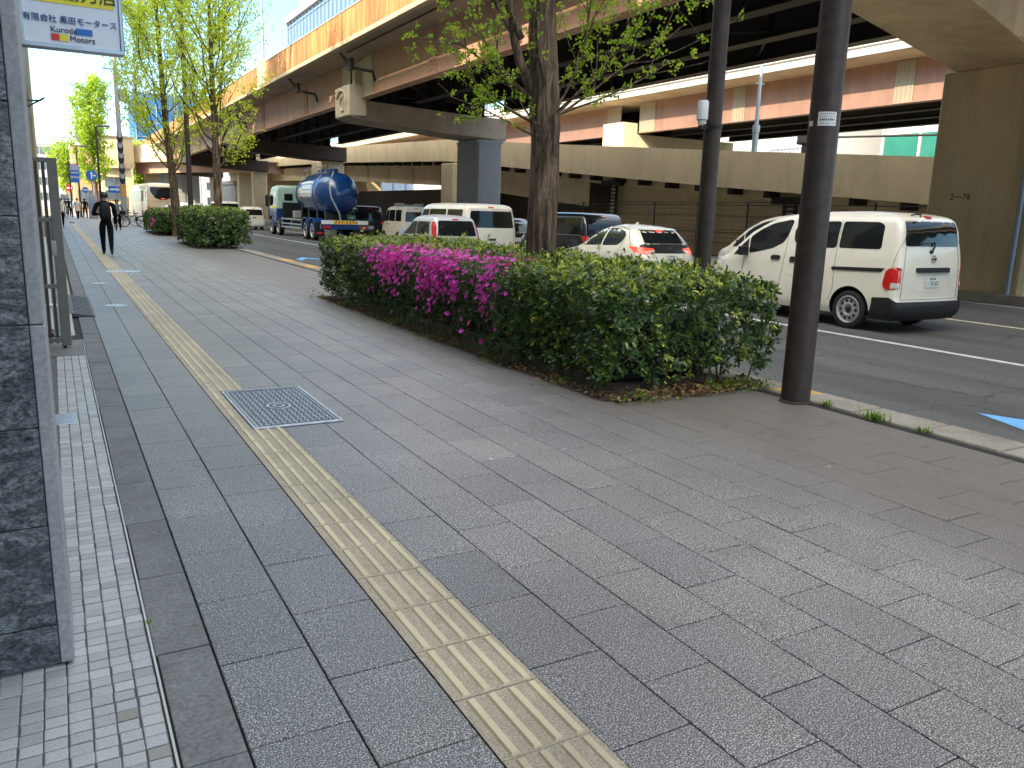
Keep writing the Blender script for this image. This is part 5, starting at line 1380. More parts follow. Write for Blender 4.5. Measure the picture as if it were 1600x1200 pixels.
    # fenders, flaps, guard rails, tool boxes
    for sg in (-1, 1):
        g = MB()
        for c in (1.75, 3.05):
            a = np.linspace(0, math.pi, 12)
            for q0, q1 in zip(a[:-1], a[1:]):
                P = [(c + .60 * math.cos(q), .52 + .60 * math.sin(q)) for q in (q0, q1)]
                g.add([(sg * .72, P[0][0], P[0][1]), (sg * 1.22, P[0][0], P[0][1]), (sg * 1.22, P[1][0], P[1][1]), (sg * .72, P[1][0], P[1][1]),
                       (sg * .72, P[0][0], P[0][1] + .03), (sg * 1.22, P[0][0], P[0][1] + .03), (sg * 1.22, P[1][0], P[1][1] + .03), (sg * .72, P[1][0], P[1][1] + .03)], [(4, 5, 6, 7), (3, 2, 1, 0), (0, 1, 5, 4), (2, 3, 7, 6), (1, 2, 6, 5), (3, 0, 4, 7)])
        g.build('mudguard', M['truckblue'], t)
        g = MB(); g.box(min(sg * .74, sg * 1.2), max(sg * .74, sg * 1.2), 1.08, 1.10, .22, .95); f = g.build('mud_flap', M['black'], t)
        g = MB(); g.box(min(sg * .84, sg * 1.14), max(sg * .84, sg * 1.14), 1.068, 1.079, .36, .44); g.build('lettering', M['signred'], f)
        g = MB()
        for z in (.50, .70, .95): g.box(sg * 1.17 - .02, sg * 1.17 + .02, 3.85, 8.2, z, z + .075)
        for y in (3.95, 6.0, 8.05): g.box(sg * 1.14 - .015, sg * 1.14 + .015, y, y + .06, .5, 1.02); g.box(min(sg * .45, sg * 1.14), max(sg * .45, sg * 1.14), y, y + .06, .96, 1.02)
        g.build('guard_rail', M['rim'], t)
        for y, r in ((1.75, .49), (3.05, .49), (10.6, .49), (8.95, .49)): wheel(t, sg * 1.06, y, r, .28, sg, 'steel', .62)
    g = MB(); g.box(-1.05, -.5, 5.6, 6.1, 1.06, 1.45); g.build('tool_box', M['whitebar'], t, bevel=.03)
    g = MB(); g.revolve([(.26, 4.1), (.28, 4.14), (.28, 5.2), (.26, 5.24)], (.85, 0, .80), 'y', 18); g.revolve([(.2, 4.3), (.2, 5.0)], (-.72, 0, .82), 'y', 16); g.build('air_tank', M['black'], t, smooth=40)
    # cab
    before = set(t.children)
    c = Shape([(.55, 7.95), (1.0, 7.92), (2.7, 7.92), (2.82, 7.98), (2.88, 8.2)], [(.55, 9.95), (.9, 10.05), (1.5, 10.05), (2.5, 9.88), (2.76, 9.7), (2.88, 9.3)],
              [(.55, 1.2), (1.0, 1.23), (2.5, 1.18), (2.75, 1.12), (2.88, .95)], [(0, .08)], [(0, .25)], .0, .12, .0, 10)
    c.taper = lambda y: 1.0
    cb = c.body([.55, .7, .95, 1.3, 1.55]).build('cab_lower', M['truckblue'], t, smooth=35)
    cu = c.body([1.552, 1.8, 2.1, 2.4, 2.6, 2.7, 2.76, 2.8, 2.84, 2.88]).build('cab', M['cabgreen'], t, smooth=35)
    cut_arches(cb, [(9.4, .5, .60)], 1.22, M['black'], .45)
    sd = lambda sg: (lambda u, v, o: c.side(u, v, sg, o))
    for sg in (-1, 1):
        patch('door_window', [(8.75, 1.75), (9.65, 1.68), (9.55, 2.4), (8.75, 2.45)], sd(sg), M['glass'], t, round_=.06)
        patch('sleeper_panel', [(8.1, 1.8), (8.62, 1.8), (8.62, 2.4), (8.1, 2.4)], sd(sg), M['cabgreen'], t, round_=.05, thick=.012)
        patch('yellow_flash', [(8.02, 1.56), (8.9, 1.56), (9.5, 1.70), (8.9, 1.70), (8.02, 1.66)], sd(sg), M['yellow'], t, thick=.008)
        g = MB(); g.box(sg * 1.34 - .09, sg * 1.34 + .09, 9.78, 9.86, 1.65, 2.3); g.tube([(sg * 1.16, 9.8, 2.4), (sg * 1.34, 9.82, 2.35), (sg * 1.34, 9.82, 1.6), (sg * 1.16, 9.8, 1.6)], .018, 6); g.build('door_mirror', M['black'], t)
    patch('rear_cab_window', [(-.75, 2.0), (-.25, 2.0), (-.25, 2.4), (-.75, 2.4)], lambda u, v, o: c.rear(u, v, o), M['glass'], t, round_=.05)
    patch('windscreen', [(-1.0, 1.75), (1.0, 1.75), (.95, 2.5), (-.95, 2.5)], lambda u, v, o: c.front(u, v, o), M['glass'], t, round_=.08)
    g = MB(); g.tube([(.95, 7.75, .9), (.95, 7.75, 2.75)], .09, 10); g.box(-.9, .9, 7.55, 7.80, 1.06, 1.9); g.build('air_intake', M['black'], t)
    for o in set(t.children) - before: o.location.y += 1.2
tanker((12.72, 39.9, -.15))
# ---------------------------------------------------------------- hedges
rng = np.random.default_rng(11)
def smooth_noise(p, seed, scale):
    r = np.random.default_rng(seed); out = np.zeros(len(p))
    for k in range(7):
        d = r.normal(size=3) * scale * (1 + .6 * k); out += np.sin(p @ d + r.uniform(0, 6.28)) / (1 + .5 * k)
    return out / 2.5

def hedge(name, label, cat, x0, x1, y0, y1, h, dens, size, seed, front_gap=None, round_top=.16, group=None, mat='hedgeleaf', bottom=.10, bottom_fn=None, topvar=.055):
    r = np.random.default_rng(seed)
    t = thing(name, ((x0 + x1) / 2, (y0 + y1) / 2, 0), label, cat, group=group)
    cx, cy = (x0 + x1) / 2, (y0 + y1) / 2; hx, hy = (x1 - x0) / 2, (y1 - y0) / 2
    areas = {'f': 2 * hy * h, 'b': 2 * hy * h, 't': 4 * hx * hy, 'n': 2 * hx * h, 'e': 2 * hx * h}
    P, Nn = [], []
    for s_, a in areas.items():
        n = int(a * dens * (1.4 if s_ in 'fn' else .6 if s_ in 'be' else 1.0)); u, w = r.uniform(-1, 1, n), r.uniform(0, 1, n)
        if s_ == 'f': p = np.stack([-hx + 0 * u, u * hy, w * h], 1); q = np.tile([-1., 0, .35], (n, 1))
        if s_ == 'b': p = np.stack([hx + 0 * u, u * hy, w * h], 1); q = np.tile([1., 0, .35], (n, 1))
        if s_ == 't': p = np.stack([u * hx, (w * 2 - 1) * hy, h + 0 * u], 1); q = np.tile([0., 0, 1.], (n, 1))
        if s_ == 'n': p = np.stack([u * hx, -hy + 0 * u, w * h], 1); q = np.tile([0., -1, .35], (n, 1))
        if s_ == 'e': p = np.stack([u * hx, hy + 0 * u, w * h], 1); q = np.tile([0., 1, .35], (n, 1))
        P.append(p); Nn.append(q)
    P = np.concatenate(P); Nn = np.concatenate(Nn)
    # round the corners of the clipped block
    q = np.stack([P[:, 0], P[:, 1], np.maximum(P[:, 2], .3)], 1)
    lim = np.array([hx - round_top, hy - round_top, h - round_top])
    c = np.clip(q, [-lim[0], -lim[1], .3], [lim[0], lim[1], lim[2]]); d = q - c; L = np.linalg.norm(d, axis=1)
    over = L > round_top
    P[over] += (c + d / (L[:, None] + 1e-9) * round_top - q)[over]; Nn[over] = Nn[over] * .4 + d[over] / (L[over][:, None] + 1e-9)
    wob = smooth_noise(P + [cx, cy, 0], seed + 1, 2.3) * topvar + smooth_noise(P, seed + 2, 7.0) * topvar * .5
    depth = np.abs(r.normal(0, .055, len(P))) + (r.uniform(0, 1, len(P)) < .28) * r.uniform(.06, .30, len(P))
    P = P + Nn / np.linalg.norm(Nn, axis=1, keepdims=True) * (wob - depth + .02)[:, None]
    # stray shoots standing proud of the clipped top
    st_ = (r.uniform(0, 1, len(P)) < .035) & (Nn[:, 2] > .8)
    P[st_, 2] += r.uniform(.03, .13, st_.sum())
    keep = P[:, 2] > bottom + r.uniform(0, .10, len(P))
    if front_gap is not None:
        yl, yh, dx = front_gap
        yy = P[:, 1] + cy; m = (yy > yl) & (yy < yh); keep &= ~(m & (P[:, 0] < -hx + dx))
    # ragged open patches low on the sides
    hole = smooth_noise(P + [3, 1, 0], seed + 9, 4.2) > .62
    keep &= ~(hole & (P[:, 2] < h * .6) & (r.uniform(0, 1, len(P)) < .85))
    P, Nn = P[keep], Nn[keep]
    Nn /= np.linalg.norm(Nn, axis=1, keepdims=True)
    N = len(P); m = 7
    # rosettes: leaves fan out around the shoot direction
    shoot = Nn + r.normal(0, .45, (N, 3)) + [0, 0, .35]
    shoot /= np.linalg.norm(shoot, axis=1, keepdims=True)
    a1 = np.cross(shoot, r.normal(size=(N, 3))); a1 /= np.linalg.norm(a1, axis=1, keepdims=True); a2 = np.cross(shoot, a1)
    ang = (np.arange(m) * 2.399)[None, :] + r.uniform(0, 6.28, (N, 1)); el = r.uniform(.25, 1.0, (N, m))
    D = (a1[:, None, :] * np.cos(ang)[..., None] + a2[:, None, :] * np.sin(ang)[..., None]) * np.cos(el)[..., None] + shoot[:, None, :] * np.sin(el)[..., None]
    pos = P[:, None, :] + r.normal(0, .012, (N, m, 3))
    up = (P[:, 2] / h); top = np.clip((up - .80) * 5, 0, 1)
    young = (r.uniform(0, 1, N) < (.14 + .72 * top)).astype(float)
    tint = np.clip(r.normal(.30, .16, (N, m)) + .10 * r.normal(size=(N, 1)) + young[:, None] * r.uniform(.25, .60, (N, 1)), 0, 1)
    sz = size * r.uniform(.6, 1.15, (N, m)) * (1 - .12 * young[:, None])
    shape = LEAF * np.array([.62 if mat == 'hedgeleaf' else .55, 1, 1])
    D = D.reshape(-1, 3); pos = pos.reshape(-1, 3)
    # leaf frames with the upper face turned to the shoot tip
    sh = np.repeat(shoot, m, axis=0); x = np.cross(D, sh); x /= np.linalg.norm(x, axis=1, keepdims=True) + 1e-9
    F = np.stack([x, D, np.cross(x, D)], 1)
    V = pos[:, None, :] + np.einsum('kj,njc->nkc', shape, F) * sz.reshape(-1)[:, None, None]
    np_mesh('foliage', V, LEAF_F, M[mat], t, tint=tint.reshape(-1), smooth=True)
    # twiggy interior
    g = MB(); nx, ny = 6, max(6, int((y1 - y0) * 4)); ins = .40
    rr = np.random.default_rng(seed + 5)
    grid = {}
    prof = [(-hx + ins, .12), (-hx + ins - .02, h * .5), (-hx + ins + .03, h - ins - .03), (0, h - ins), (hx - ins - .03, h - ins - .03), (hx - ins, h * .5), (hx - ins, .12)]
    for j in range(ny + 1):
        y = -hy + ins + (2 * hy - 2 * ins) * j / ny
        for k, (px, pz) in enumerate(prof):
            extra = front_gap[2] if front_gap and front_gap[0] < y + cy < front_gap[1] and k < 3 else 0
            grid[j, k] = len(g.v); g.v.append((px + extra + rr.normal(0, .02), y, pz + rr.normal(0, .02)))
    for j in range(ny):
        for k in range(len(prof) - 1): g.f.append((grid[j, k], grid[j, k + 1], grid[j + 1, k + 1], grid[j + 1, k])); g.mi.append(0); g.t.append(.5)
    for j in (0, ny): g.f.append(tuple(grid[j, k] for k in range(len(prof)))); g.mi.append(0); g.t.append(.5)
    g.build('twig_core', M['core'], t)
    for k in range(int((y1 - y0) * 7) + 8):
        x, y = rr.uniform(-hx + .12, hx - .12), rr.uniform(-hy + .10, hy - .10)
        if k < 14: y = -hy + rr.uniform(.05, .5)
        p = [(x, y, -.02)]; dx, dy = rr.normal(0, .10), rr.normal(0, .10)
        for z in (.15, .32, .5): p.append((x + dx * z * 2 + rr.normal(0, .02), y + dy * z * 2 + rr.normal(0, .02), z))
        MB().tube(p, [.011, .009, .007, .004], 5).build('stem', M['bark'], t)
    return t
hedge('hedge', "large clipped broadleaf hedge around the big ginkgo, with yellow green new tips", 'hedge', 3.90, 5.86, 5.30, 13.62, 1.0, 290, .066, 21, topvar=.085, front_gap=(6.95, 11.2, .42))
hedge('hedge', "second hedge across the driveway, below the slim street tree", 'hedge', 4.22, 6.15, 29.8, 34.6, 1.36, 130, .095, 31, round_top=.42)
hedge('hedge', "third hedge with a few pink flowers before the striped utility pole", 'hedge', 4.2, 6.0, 41.7, 47.5, 1.18, 100, .11, 41, round_top=.4)

def flowers(parent, P, Nn, size, r):
    N = len(P); Nn = Nn / np.linalg.norm(Nn, axis=1, keepdims=True)
    a1 = np.cross(Nn, r.normal(size=(N, 3))); a1 /= np.linalg.norm(a1, axis=1, keepdims=True); a2 = np.cross(Nn, a1)
    ang = (np.arange(5) * 2 * math.pi / 5)[None, :] + r.uniform(0, 6.28, (N, 1)); el = .45
    D = (a1[:, None] * np.cos(ang)[..., None] + a2[:, None] * np.sin(ang)[..., None]) * math.cos(el) + Nn[:, None] * math.sin(el)
    sh = np.repeat(Nn, 5, axis=0); D = D.reshape(-1, 3); x = np.cross(D, sh); x /= np.linalg.norm(x, axis=1, keepdims=True)
    F = np.stack([x, D, np.cross(x, D)], 1); s_ = np.repeat(size * r.uniform(.7, 1.2, N), 5)
    petal = LEAF * np.array([1.25, 1, 1]); petal = petal.copy(); petal[:, 2] += petal[:, 1] ** 2 * -.12
    V = np.repeat(P, 5, axis=0)[:, None] + np.einsum('kj,njc->nkc', petal, F) * s_[:, None, None]
    tint = np.repeat(np.clip(r.normal(.5, .22, N), 0, 1), 5)
    return np_mesh('blossom', V, LEAF_F, M['petal'], parent, tint=tint, smooth=True)

az = hedge('azalea_bush', "azalea bush with bright magenta flowers growing in the front of the large hedge", 'azalea', 3.80, 4.62, 6.75, 11.3, .96, 420, .042, 51, mat='azlleaf', bottom=.04, topvar=.07)
r = np.random.default_rng(77)
N = 9000
u = r.uniform(0, 1, N); y = 6.9 + (11.15 - 6.9) * u
top = r.uniform(0, 1, N) < .42
x = np.where(top, r.uniform(3.84, 4.62, N), 3.80 + r.normal(0, .03, N)); z = np.where(top, .96 + r.normal(0, .025, N), .96 - np.abs(r.exponential(.30, N)))
clump = smooth_noise(np.stack([x * 1.4, y, z * 1.5], 1), 5, 3.2)
edge = np.minimum(1, np.minimum((y - 6.9) / .5, (11.15 - y) / .5))
dens = np.clip(.42 + clump * 1.9, 0, 1) * np.clip(edge, 0, 1) * np.where(z > .58, 1, .42) * np.where(z < .3, .4, 1)
k = (r.uniform(0, 1, N) < dens * .42) & (z > .14)
P = np.stack([x, y, z], 1)[k] - np.array([4.21, 9.025, 0]); nn = np.where(top[k][:, None], [-.25, 0, 1.], [-1., -.1, .45]) + r.normal(0, .3, (k.sum(), 3))
P += nn * .035
flowers(az, P, nn, .029, r)
h3 = [o for o in bpy.data.objects if o.name == 'hedge.002'][0]
P = np.stack([r.uniform(-1.0, -.88, 22), r.uniform(-2.9, -1.6, 22), r.uniform(.45, .8, 22)], 1); flowers(h3, P, np.tile([-1., -.4, .3], (22, 1)) + r.normal(0, .3, (22, 3)), .06, r)

# planting strips and what grows or lies at the foot of the hedges
g = MB()
for (x0, x1, y0, y1) in ((3.86, 5.56, 5.28, 13.75), (4.24, 5.56, 29.8, 35.0), (4.24, 5.56, 41.6, 48)):
    nx, ny = 10, int((y1 - y0) / .2)
    o0 = len(g.v)
    for i in range(nx + 1):
        for j in range(ny + 1):
            e = min(i, nx - i, 2) / 2 * min(1, j, ny - j)
            g.v.append((x0 + (x1 - x0) * i / nx, y0 + (y1 - y0) * j / ny, .004 + e * (.02 + random.random() * .025)))
    for i in range(nx):
        for j in range(ny): a = o0 + i * (ny + 1) + j; g.f.append((a, a + ny + 1, a + ny + 2, a + 1)); g.mi.append(0); g.t.append(.5)
struct('planting_soil', g, M['soil'], smooth=180)
def scatter(name, pts, size, mat, label, seed, up=.35):
    r = np.random.default_rng(seed); n = len(pts)
    d = np.stack([r.normal(size=n), r.normal(size=n), np.abs(r.normal(up, .3, n))], 1)
    V = place(LEAF * np.array([.8, 1, 1]), pts, d, size * r.uniform(.6, 1.2, n), r)
    o = np_mesh(name, V, LEAF_F, M[mat], tint=np.clip(r.normal(.5, .25, n), 0, 1), smooth=True)
    return tag(o, label, kind='stuff')
r = np.random.default_rng(5)
n = 900; y = np.concatenate([r.uniform(5.1, 5.5, n), r.uniform(5.3, 13.5, 700)]); x = np.concatenate([np.clip(r.normal(4.75, .42, n), 3.9, 5.6), 3.88 + r.normal(0, .05, 700)])
scatter('dry_leaf_litter', np.stack([x, y, .014 + r.uniform(0, .03, len(x))], 1), .045, 'litter', None, 3, .15)
pts = []
for cx, cy, s_, m in [(4.05, 5.18, .10, 60), (4.3, 5.12, .09, 45), (5.1, 5.22, .14, 120), (5.35, 5.28, .12, 110), (5.5, 5.12, .08, 50), (3.9, 6.0, .10, 50), (3.86, 7.2, .12, 60), (3.84, 8.6, .12, 70), (3.86, 10.1, .12, 70), (3.86, 12.2, .14, 60), (3.84, 13.4, .12, 60)]:
    for _ in range(m): pts.append((cx + r.normal(0, s_), cy + r.normal(0, s_ * .6), .01 + abs(r.normal(0, .04))))
scatter('ground_cover', np.array(pts), .035, 'weed', None, 4, .6)
def grass_tuft(loc, n, h, label, seed):
    r = np.random.default_rng(seed); g = MB()
    for k in range(n):
        a = r.uniform(0, 6.28); l = h * r.uniform(.5, 1.1); s_ = r.uniform(.3, 1.1); b = (r.normal(0, min(.03, h * .25)), r.normal(0, min(.05, h * .4))); w_ = .006 if h > .05 else .0025
        c, q = math.cos(a), math.sin(a)
        p = [(b[0] + c * l * s_ * f * f, b[1] + q * l * s_ * f * f, l * (f - .35 * s_ * f * f)) for f in (0, .4, .75, 1)]
        vs = []
        for i, (px, py, pz) in enumerate(p[:-1]): ww = w_ * (1 - .25 * i); vs += [(px - q * ww, py + c * ww, pz), (px + q * ww, py - c * ww, pz)]
        vs.append(p[-1]); g.add(vs, [(0, 1, 3, 2), (2, 3, 5, 4), (4, 5, 6)], 0, float(r.uniform(.3, 1)))
    o = g.build('grass_tuft', M['weed'], fix=False); o.location = loc
    return tag(o, label, 'weed', group='weeds in the paving joints')
grass_tuft((5.52, 3.95, 0), 60, .11, "grass tuft growing in the kerb joint right of the brown pole", 1)
grass_tuft((5.57, 4.45, 0), 30, .07, "small grass tuft at the foot of the brown pole", 2)
grass_tuft((.193, 2.98, 0), 9, .022, "tiny weed in the edging joint beside the white mosaic tiles", 3)
grass_tuft((5.53, 3.55, 0), 26, .07, "thin dry grass in the kerb joint nearest the blue road chevron", 4)

# ---------------------------------------------------------------- trees
def grow(r, out, tips, p, d, length, rad, depth, curl=.18, up=.10, kids=(3, 5), rad_end=.35, spread=(.5, .95), leaf_from=.25, seg=.22, kid_from=.3, shrink=.62):
    n = max(3, int(length / seg)); P = [Vector(p)]; R = [rad]; d = Vector(d).normalized(); st = length / n
    for i in range(n):
        d = (d + Vector(r.normal(0, curl, 3)) * .6 + Vector((0, 0, up))).normalized(); P.append(P[-1] + d * st); R.append(rad * (1 - (1 - rad_end) * (i + 1) / n))
    out.append((P, R))
    for i in range(n + 1):
        if i / n >= leaf_from and (depth <= 1): tips.append((P[i], d.copy(), depth))
    if depth > 0:
        for _ in range(int(r.integers(kids[0], kids[1] + 1))):
            f = r.uniform(kid_from, .98); i = min(n - 1, int(f * n)); b = P[i].lerp(P[i + 1], f * n - i); dd = (P[i + 1] - P[i]).normalized()
            side = dd.cross(Vector(r.normal(0, 1, 3))).normalized(); a = r.uniform(*spread)
            grow(r, out, tips, b, dd * math.cos(a) + side * math.sin(a), length * shrink * r.uniform(.7, 1.15), R[i] * .55, depth - 1, curl, up, kids, rad_end, spread, leaf_from, seg, .15, shrink)

def ginkgo(name, loc, label, trunk, limbs, seed, nleaf, lsize, mat, clump=5, jit=.07, depth=2, bark_n=14, keep=None, group=None):
    r = np.random.default_rng(seed); t = thing(name, loc, label, 'tree', group=group)
    g = MB()
    P = [Vector(a[:3]) for a in trunk]; R = [a[3] for a in trunk]
    PP, RR = [], []
    for i in range(len(P) - 1):
        n = max(2, int((P[i + 1] - P[i]).length / .25))
        for k in range(n): f = k / n; PP.append(P[i].lerp(P[i + 1], f) + Vector((r.normal(0, .008), r.normal(0, .008), 0))); RR.append((R[i] * (1 - f) + R[i + 1] * f) * (1 + r.normal(0, .025)))
    PP.append(P[-1]); RR.append(R[-1])
    g.tube(PP, RR, bark_n)
    g.build('trunk', M['bark'], t, smooth=70)
    out, tips = [], []
    for (p, d, l, rad, dep) in limbs: grow(r, out, tips, p, d, l, rad, dep)
    b = MB()
    for Pq, Rq in out: b.tube(Pq, [max(.004, q) for q in Rq], 6 if Rq[0] > .02 else 4)
    b.build('branches', M['bark'], t, smooth=70)
    pos = np.array([p for p, _, _ in tips]); dr = np.array([d for _, d, _ in tips])
    idx = r.integers(0, len(pos), nleaf // clump)
    c = pos[idx] + r.normal(0, jit, (len(idx), 3))
    if keep is not None: m = keep(c); c = c[m]; idx = idx[m]
    n = len(c); C = np.repeat(c, clump, axis=0) + r.normal(0, lsize * .55, (n * clump, 3))
    D = r.normal(size=(n * clump, 3)) + [0, 0, .4]
    V = place(FAN, C, D, lsize * r.uniform(.6, 1.2, n * clump), r)
    tint = np.clip(np.repeat(r.normal(.5, .22, n), clump) + r.normal(0, .1, n * clump), 0, 1)
    np_mesh('crown', V, FAN_F, M[mat], t, tint=tint)
    return t
# the big ginkgo: local coordinates from its foot
L = []
rr = np.random.default_rng(3)
tr = [(0, 0, -.02, .245), (.02, 0, .25, .205), (.03, .02, .9, .185), (.03, .03, 1.6, .175), (.04, .05, 2.3, .170), (.03, .06, 2.62, .176), (.02, .08, 3.0, .162), (-.02, .10, 3.8, .150), (-.02, .12, 5.2, .125), (.0, .15, 7.0, .09), (.02, .15, 8.6, .05)]
L.append(((-.05, .08, 2.72), (-.46, .25, .88), 2.3, .062, 2)); 
L.append(((-.35, -.03, 3.35), (-.55, -.2, .5), 1.5, .04, 2))
for a, el, l, rad, z in [(.2, .75, 1.9, .017, 2.62), (.05, .55, 1.75, .016, 2.6), (-.35, .6, 1.8, .016, 2.58), (-.6, .35, 1.45, .014, 2.6), (.5, .95, 1.8, .016, 2.64), (-.15, .85, 1.9, .015, 2.66), (-1.2, .5, 1.5, .014, 2.6), (1.2, .5, 1.6, .014, 2.6),
                          (2.9, .20, 1.0, .018, 2.5), (3.3, .35, 1.2, .02, 2.7), (-2.5, .15, 1.1, .018, 2.45), (-2.2, .4, 1.1, .018, 2.9), (2.5, .45, 1.2, .02, 2.8), (3.6, .05, .95, .014, 2.35)]:
    L.append(((.03 + .12 * math.cos(a), .05 + .12 * math.sin(a), z), (math.cos(a) * math.cos(el), math.sin(a) * math.cos(el), math.sin(el)), l, rad, 1))
for k in range(26):
    z = rr.uniform(3.3, 8.3); a = k * 2.4 + rr.normal(0, .3); L.append(((0, .1, z), (math.cos(a), math.sin(a), .55), rr.uniform(1.3, 2.2) * (1.1 - (z - 3.3) / 10), .035, 2))
ginkgo('ginkgo_tree', (4.92, 8.12, 0), "large ginkgo with a thick furrowed trunk and sparse new leaves rising from the hedge", tr, L, 5, 52000, .031, 'ginkgo', 9, .05, keep=lambda c: (c[:, 2] > 2.1) & (c[:, 1] > -1.9))
# two street ginkgos further on
def street_ginkgo(loc, label, seed, h, r0, rad, nleaf, z0, ls, lean=0, mat='ginkgosun'):
    rr = np.random.default_rng(seed)
    tr = [(0, 0, -.02, r0 * 1.25), (0, 0, .4, r0), (lean * .1, 0, 2.5, r0 * .9), (lean * .4, .05, 5, r0 * .7), (lean * .6, .1, h * .75, r0 * .38), (lean * .7, .1, h, .02)]
    L = []
    for k in range(46):
        z = z0 + (h - z0 - .4) * (k / 46) + rr.normal(0, .15); a = k * 2.4 + rr.normal(0, .4); q = (z - z0) / (h - z0)
        l = rad * (0.55 + .75 * math.sin(math.pi * min(1, .15 + q * .8))) * rr.uniform(.7, 1.1)
        L.append(((np.interp(z, [0, 2.5, 5, h * .75, h], [0, lean * .1, lean * .4, lean * .6, lean * .7]), .08, z), (math.cos(a), math.sin(a), rr.uniform(.45, .95)), l, .038 * (1.1 - q), 1))
    return ginkgo('ginkgo_tree', loc, label, tr, L, seed, nleaf, ls, mat, 5, .16)
street_ginkgo((5.25, 31.2, 0), "slim street ginkgo in yellow green leaf rising from the second hedge", 12, 11.0, .145, 2.7, 30000, 2.8, .066)
street_ginkgo((5.05, 41.2, 0), "dense street ginkgo beside the coach, leaning left of the slim one", 13, 13.5, .20, 3.7, 52000, 2.6, .075, -.6)
street_ginkgo((3.9, 92.0, 0), "bright ginkgo far along the pavement behind the street lamps", 14, 12.5, .24, 2.0, 12000, 2.6, .19, 0, 'ginkgo')
street_ginkgo((2.6, 150.0, 0), "small distant ginkgo at the far left end of the street", 15, 9.0, .24, 2.4, 9000, 1.8, .25, 0, 'ginkgo')
street_ginkgo((9.5, 118.0, 0), "ginkgo far behind the coach under the viaduct edge", 16, 8.0, .24, 2.3, 9000, 1.8, .25, 0, 'ginkgo')
# little sprig of weeds growing from the pier and ramp joint
# ---------------------------------------------------------------- poles
def brown_pole(loc, r0, r1, h, label, sens=False, stick=False):
    t = thing('street_pole', loc, label, 'pole')
    g = MB(); g.tube([(0, 0, 0), (0, 0, 2.0), (0, 0, h)], [r0, (r0 * .8 + r1 * .2), r1], 32); g.build('shaft', M['pole'], t, smooth=40)
    g = MB(); g.revolve([(r0 + .012, -.01), (r0 + .012, .012), (r0, .02)], n=32); g.build('base_collar', M['pole'], t, smooth=40)
    if sens:
        g = MB(); g.box(-r0 - .10, -r0 + .01, -.03, .0, 2.33, 2.36); g.build('bracket', M['black'], t)
        g = MB(); g.revolve([(.04, 2.37), (.04, 2.40), (.052, 2.41), (.052, 2.56), (.045, 2.58), (0, 2.585)], (-r0 - .07, -.015, 0), n=18); o = g.build('sensor_housing', M['signwhite'], t, smooth=40)
        g = MB(); g.tube([(0, 0, 2.34), (0, 0, 2.375)], r0 + .006, 28); g.build('strap', M['black'], t)
    if stick:
        g = MB()
        q = r0 * .925 + .0075
        def arc_patch(m, a0, a1, z0, z1, o=0):
            n = max(1, int((a1 - a0) / .12))
            for k in range(n):
                a, b = a0 + (a1 - a0) * k / n, a0 + (a1 - a0) * (k + 1) / n; w_ = q + o
                m.add([(w_ * math.cos(a), w_ * math.sin(a), z0), (w_ * math.cos(b), w_ * math.sin(b), z0), (w_ * math.cos(b), w_ * math.sin(b), z1), (w_ * math.cos(a), w_ * math.sin(a), z1)], [(0, 1, 2, 3)])
        arc_patch(g, -2.85, -1.62, 2.245, 2.35)
        s = g.build('sticker', M['signwhite'], t)
        g = MB()
        for z, h_ in ((2.332, .007), (2.314, .005), (2.283, .016), (2.260, .005)):
            a = -2.72
            while a < -1.75:
                l = random.uniform(.03, .10) if h_ < .01 else .075
                arc_patch(g, a, a + l, z, z + h_, .0012); a += l + random.uniform(.03, .07)
        g.build('print', M['ink'], s, fix=False)
        g = MB(); arc_patch(g, -3.62, -3.2, 2.245, 2.285); g.build('sticker', M['signwhite'], t)
    return t
brown_pole((5.415, 4.66, 0), .120, .112, 8.5, "thick brown steel pole with white stickers standing on the kerb paving", stick=True)
brown_pole((5.52, 6.05, 0), .082, .074, 8.0, "thinner brown steel pole with a white sensor rising from the hedge", sens=True)

def street_lamp(loc, h, r, label, arm=1.2, mat='pole'):
    t = thing('street_lamp', loc, label, 'street lamp')
    g = MB(); g.tube([(0, 0, 0), (0, 0, .8), (0, 0, h)], [r * 1.3, r, r * .6], 12); g.tube([(0, 0, h), (arm * .5, 0, h + .12), (arm, 0, h + .1)], r * .5, 8); g.build('post', M[mat], t, smooth=50)
    g = MB(); g.box(arm - .2, arm + .45, -.14, .14, h + .03, h + .17); g.build('lamp_head', M['greywall'], t, bevel=.03)
    return t
street_lamp((5.45, 39.4, 0), 12.0, .12, "tall slim grey brown lamp post between the two street ginkgos")
street_lamp((3.3, 70.0, 0), 6.9, .10, "tall dark lamp post behind the walking man with the backpack", .5)
street_lamp((2.3, 85.0, 0), 6.2, .09, "shorter dark lamp post near the no entry sign", .5)

t = thing('utility_pole', (5.15, 74.0, 0), "thick utility pole banded with orange and black stripes beside the coach", 'utility pole')
g = MB(); g.tube([(0, 0, 0), (0, 0, 13)], [.21, .15], 16); g.build('shaft', M['ltgranite'], t, smooth=50)
g = MB(); g.revolve([(.222, 1.9), (.220, 2.9)], n=16); g.build('orange_band', M['orange'], t, smooth=50)
g = MB()
for z in (3.2, 4.0, 4.8, 5.6, 6.4):
    for k in range(16):
        a0, a1 = 2 * math.pi * k / 16, 2 * math.pi * (k + 1) / 16; q = .216
        z0, z1 = z + .3 * math.sin(a0), z + .3 * math.sin(a1)
        g.add([(q * math.cos(a0), q * math.sin(a0), z0), (q * math.cos(a1), q * math.sin(a1), z1), (q * math.cos(a1), q * math.sin(a1), z1 + .4), (q * math.cos(a0), q * math.sin(a0), z0 + .4)], [(0, 1, 2, 3)])
g.build('black_band', M['ink'], t)
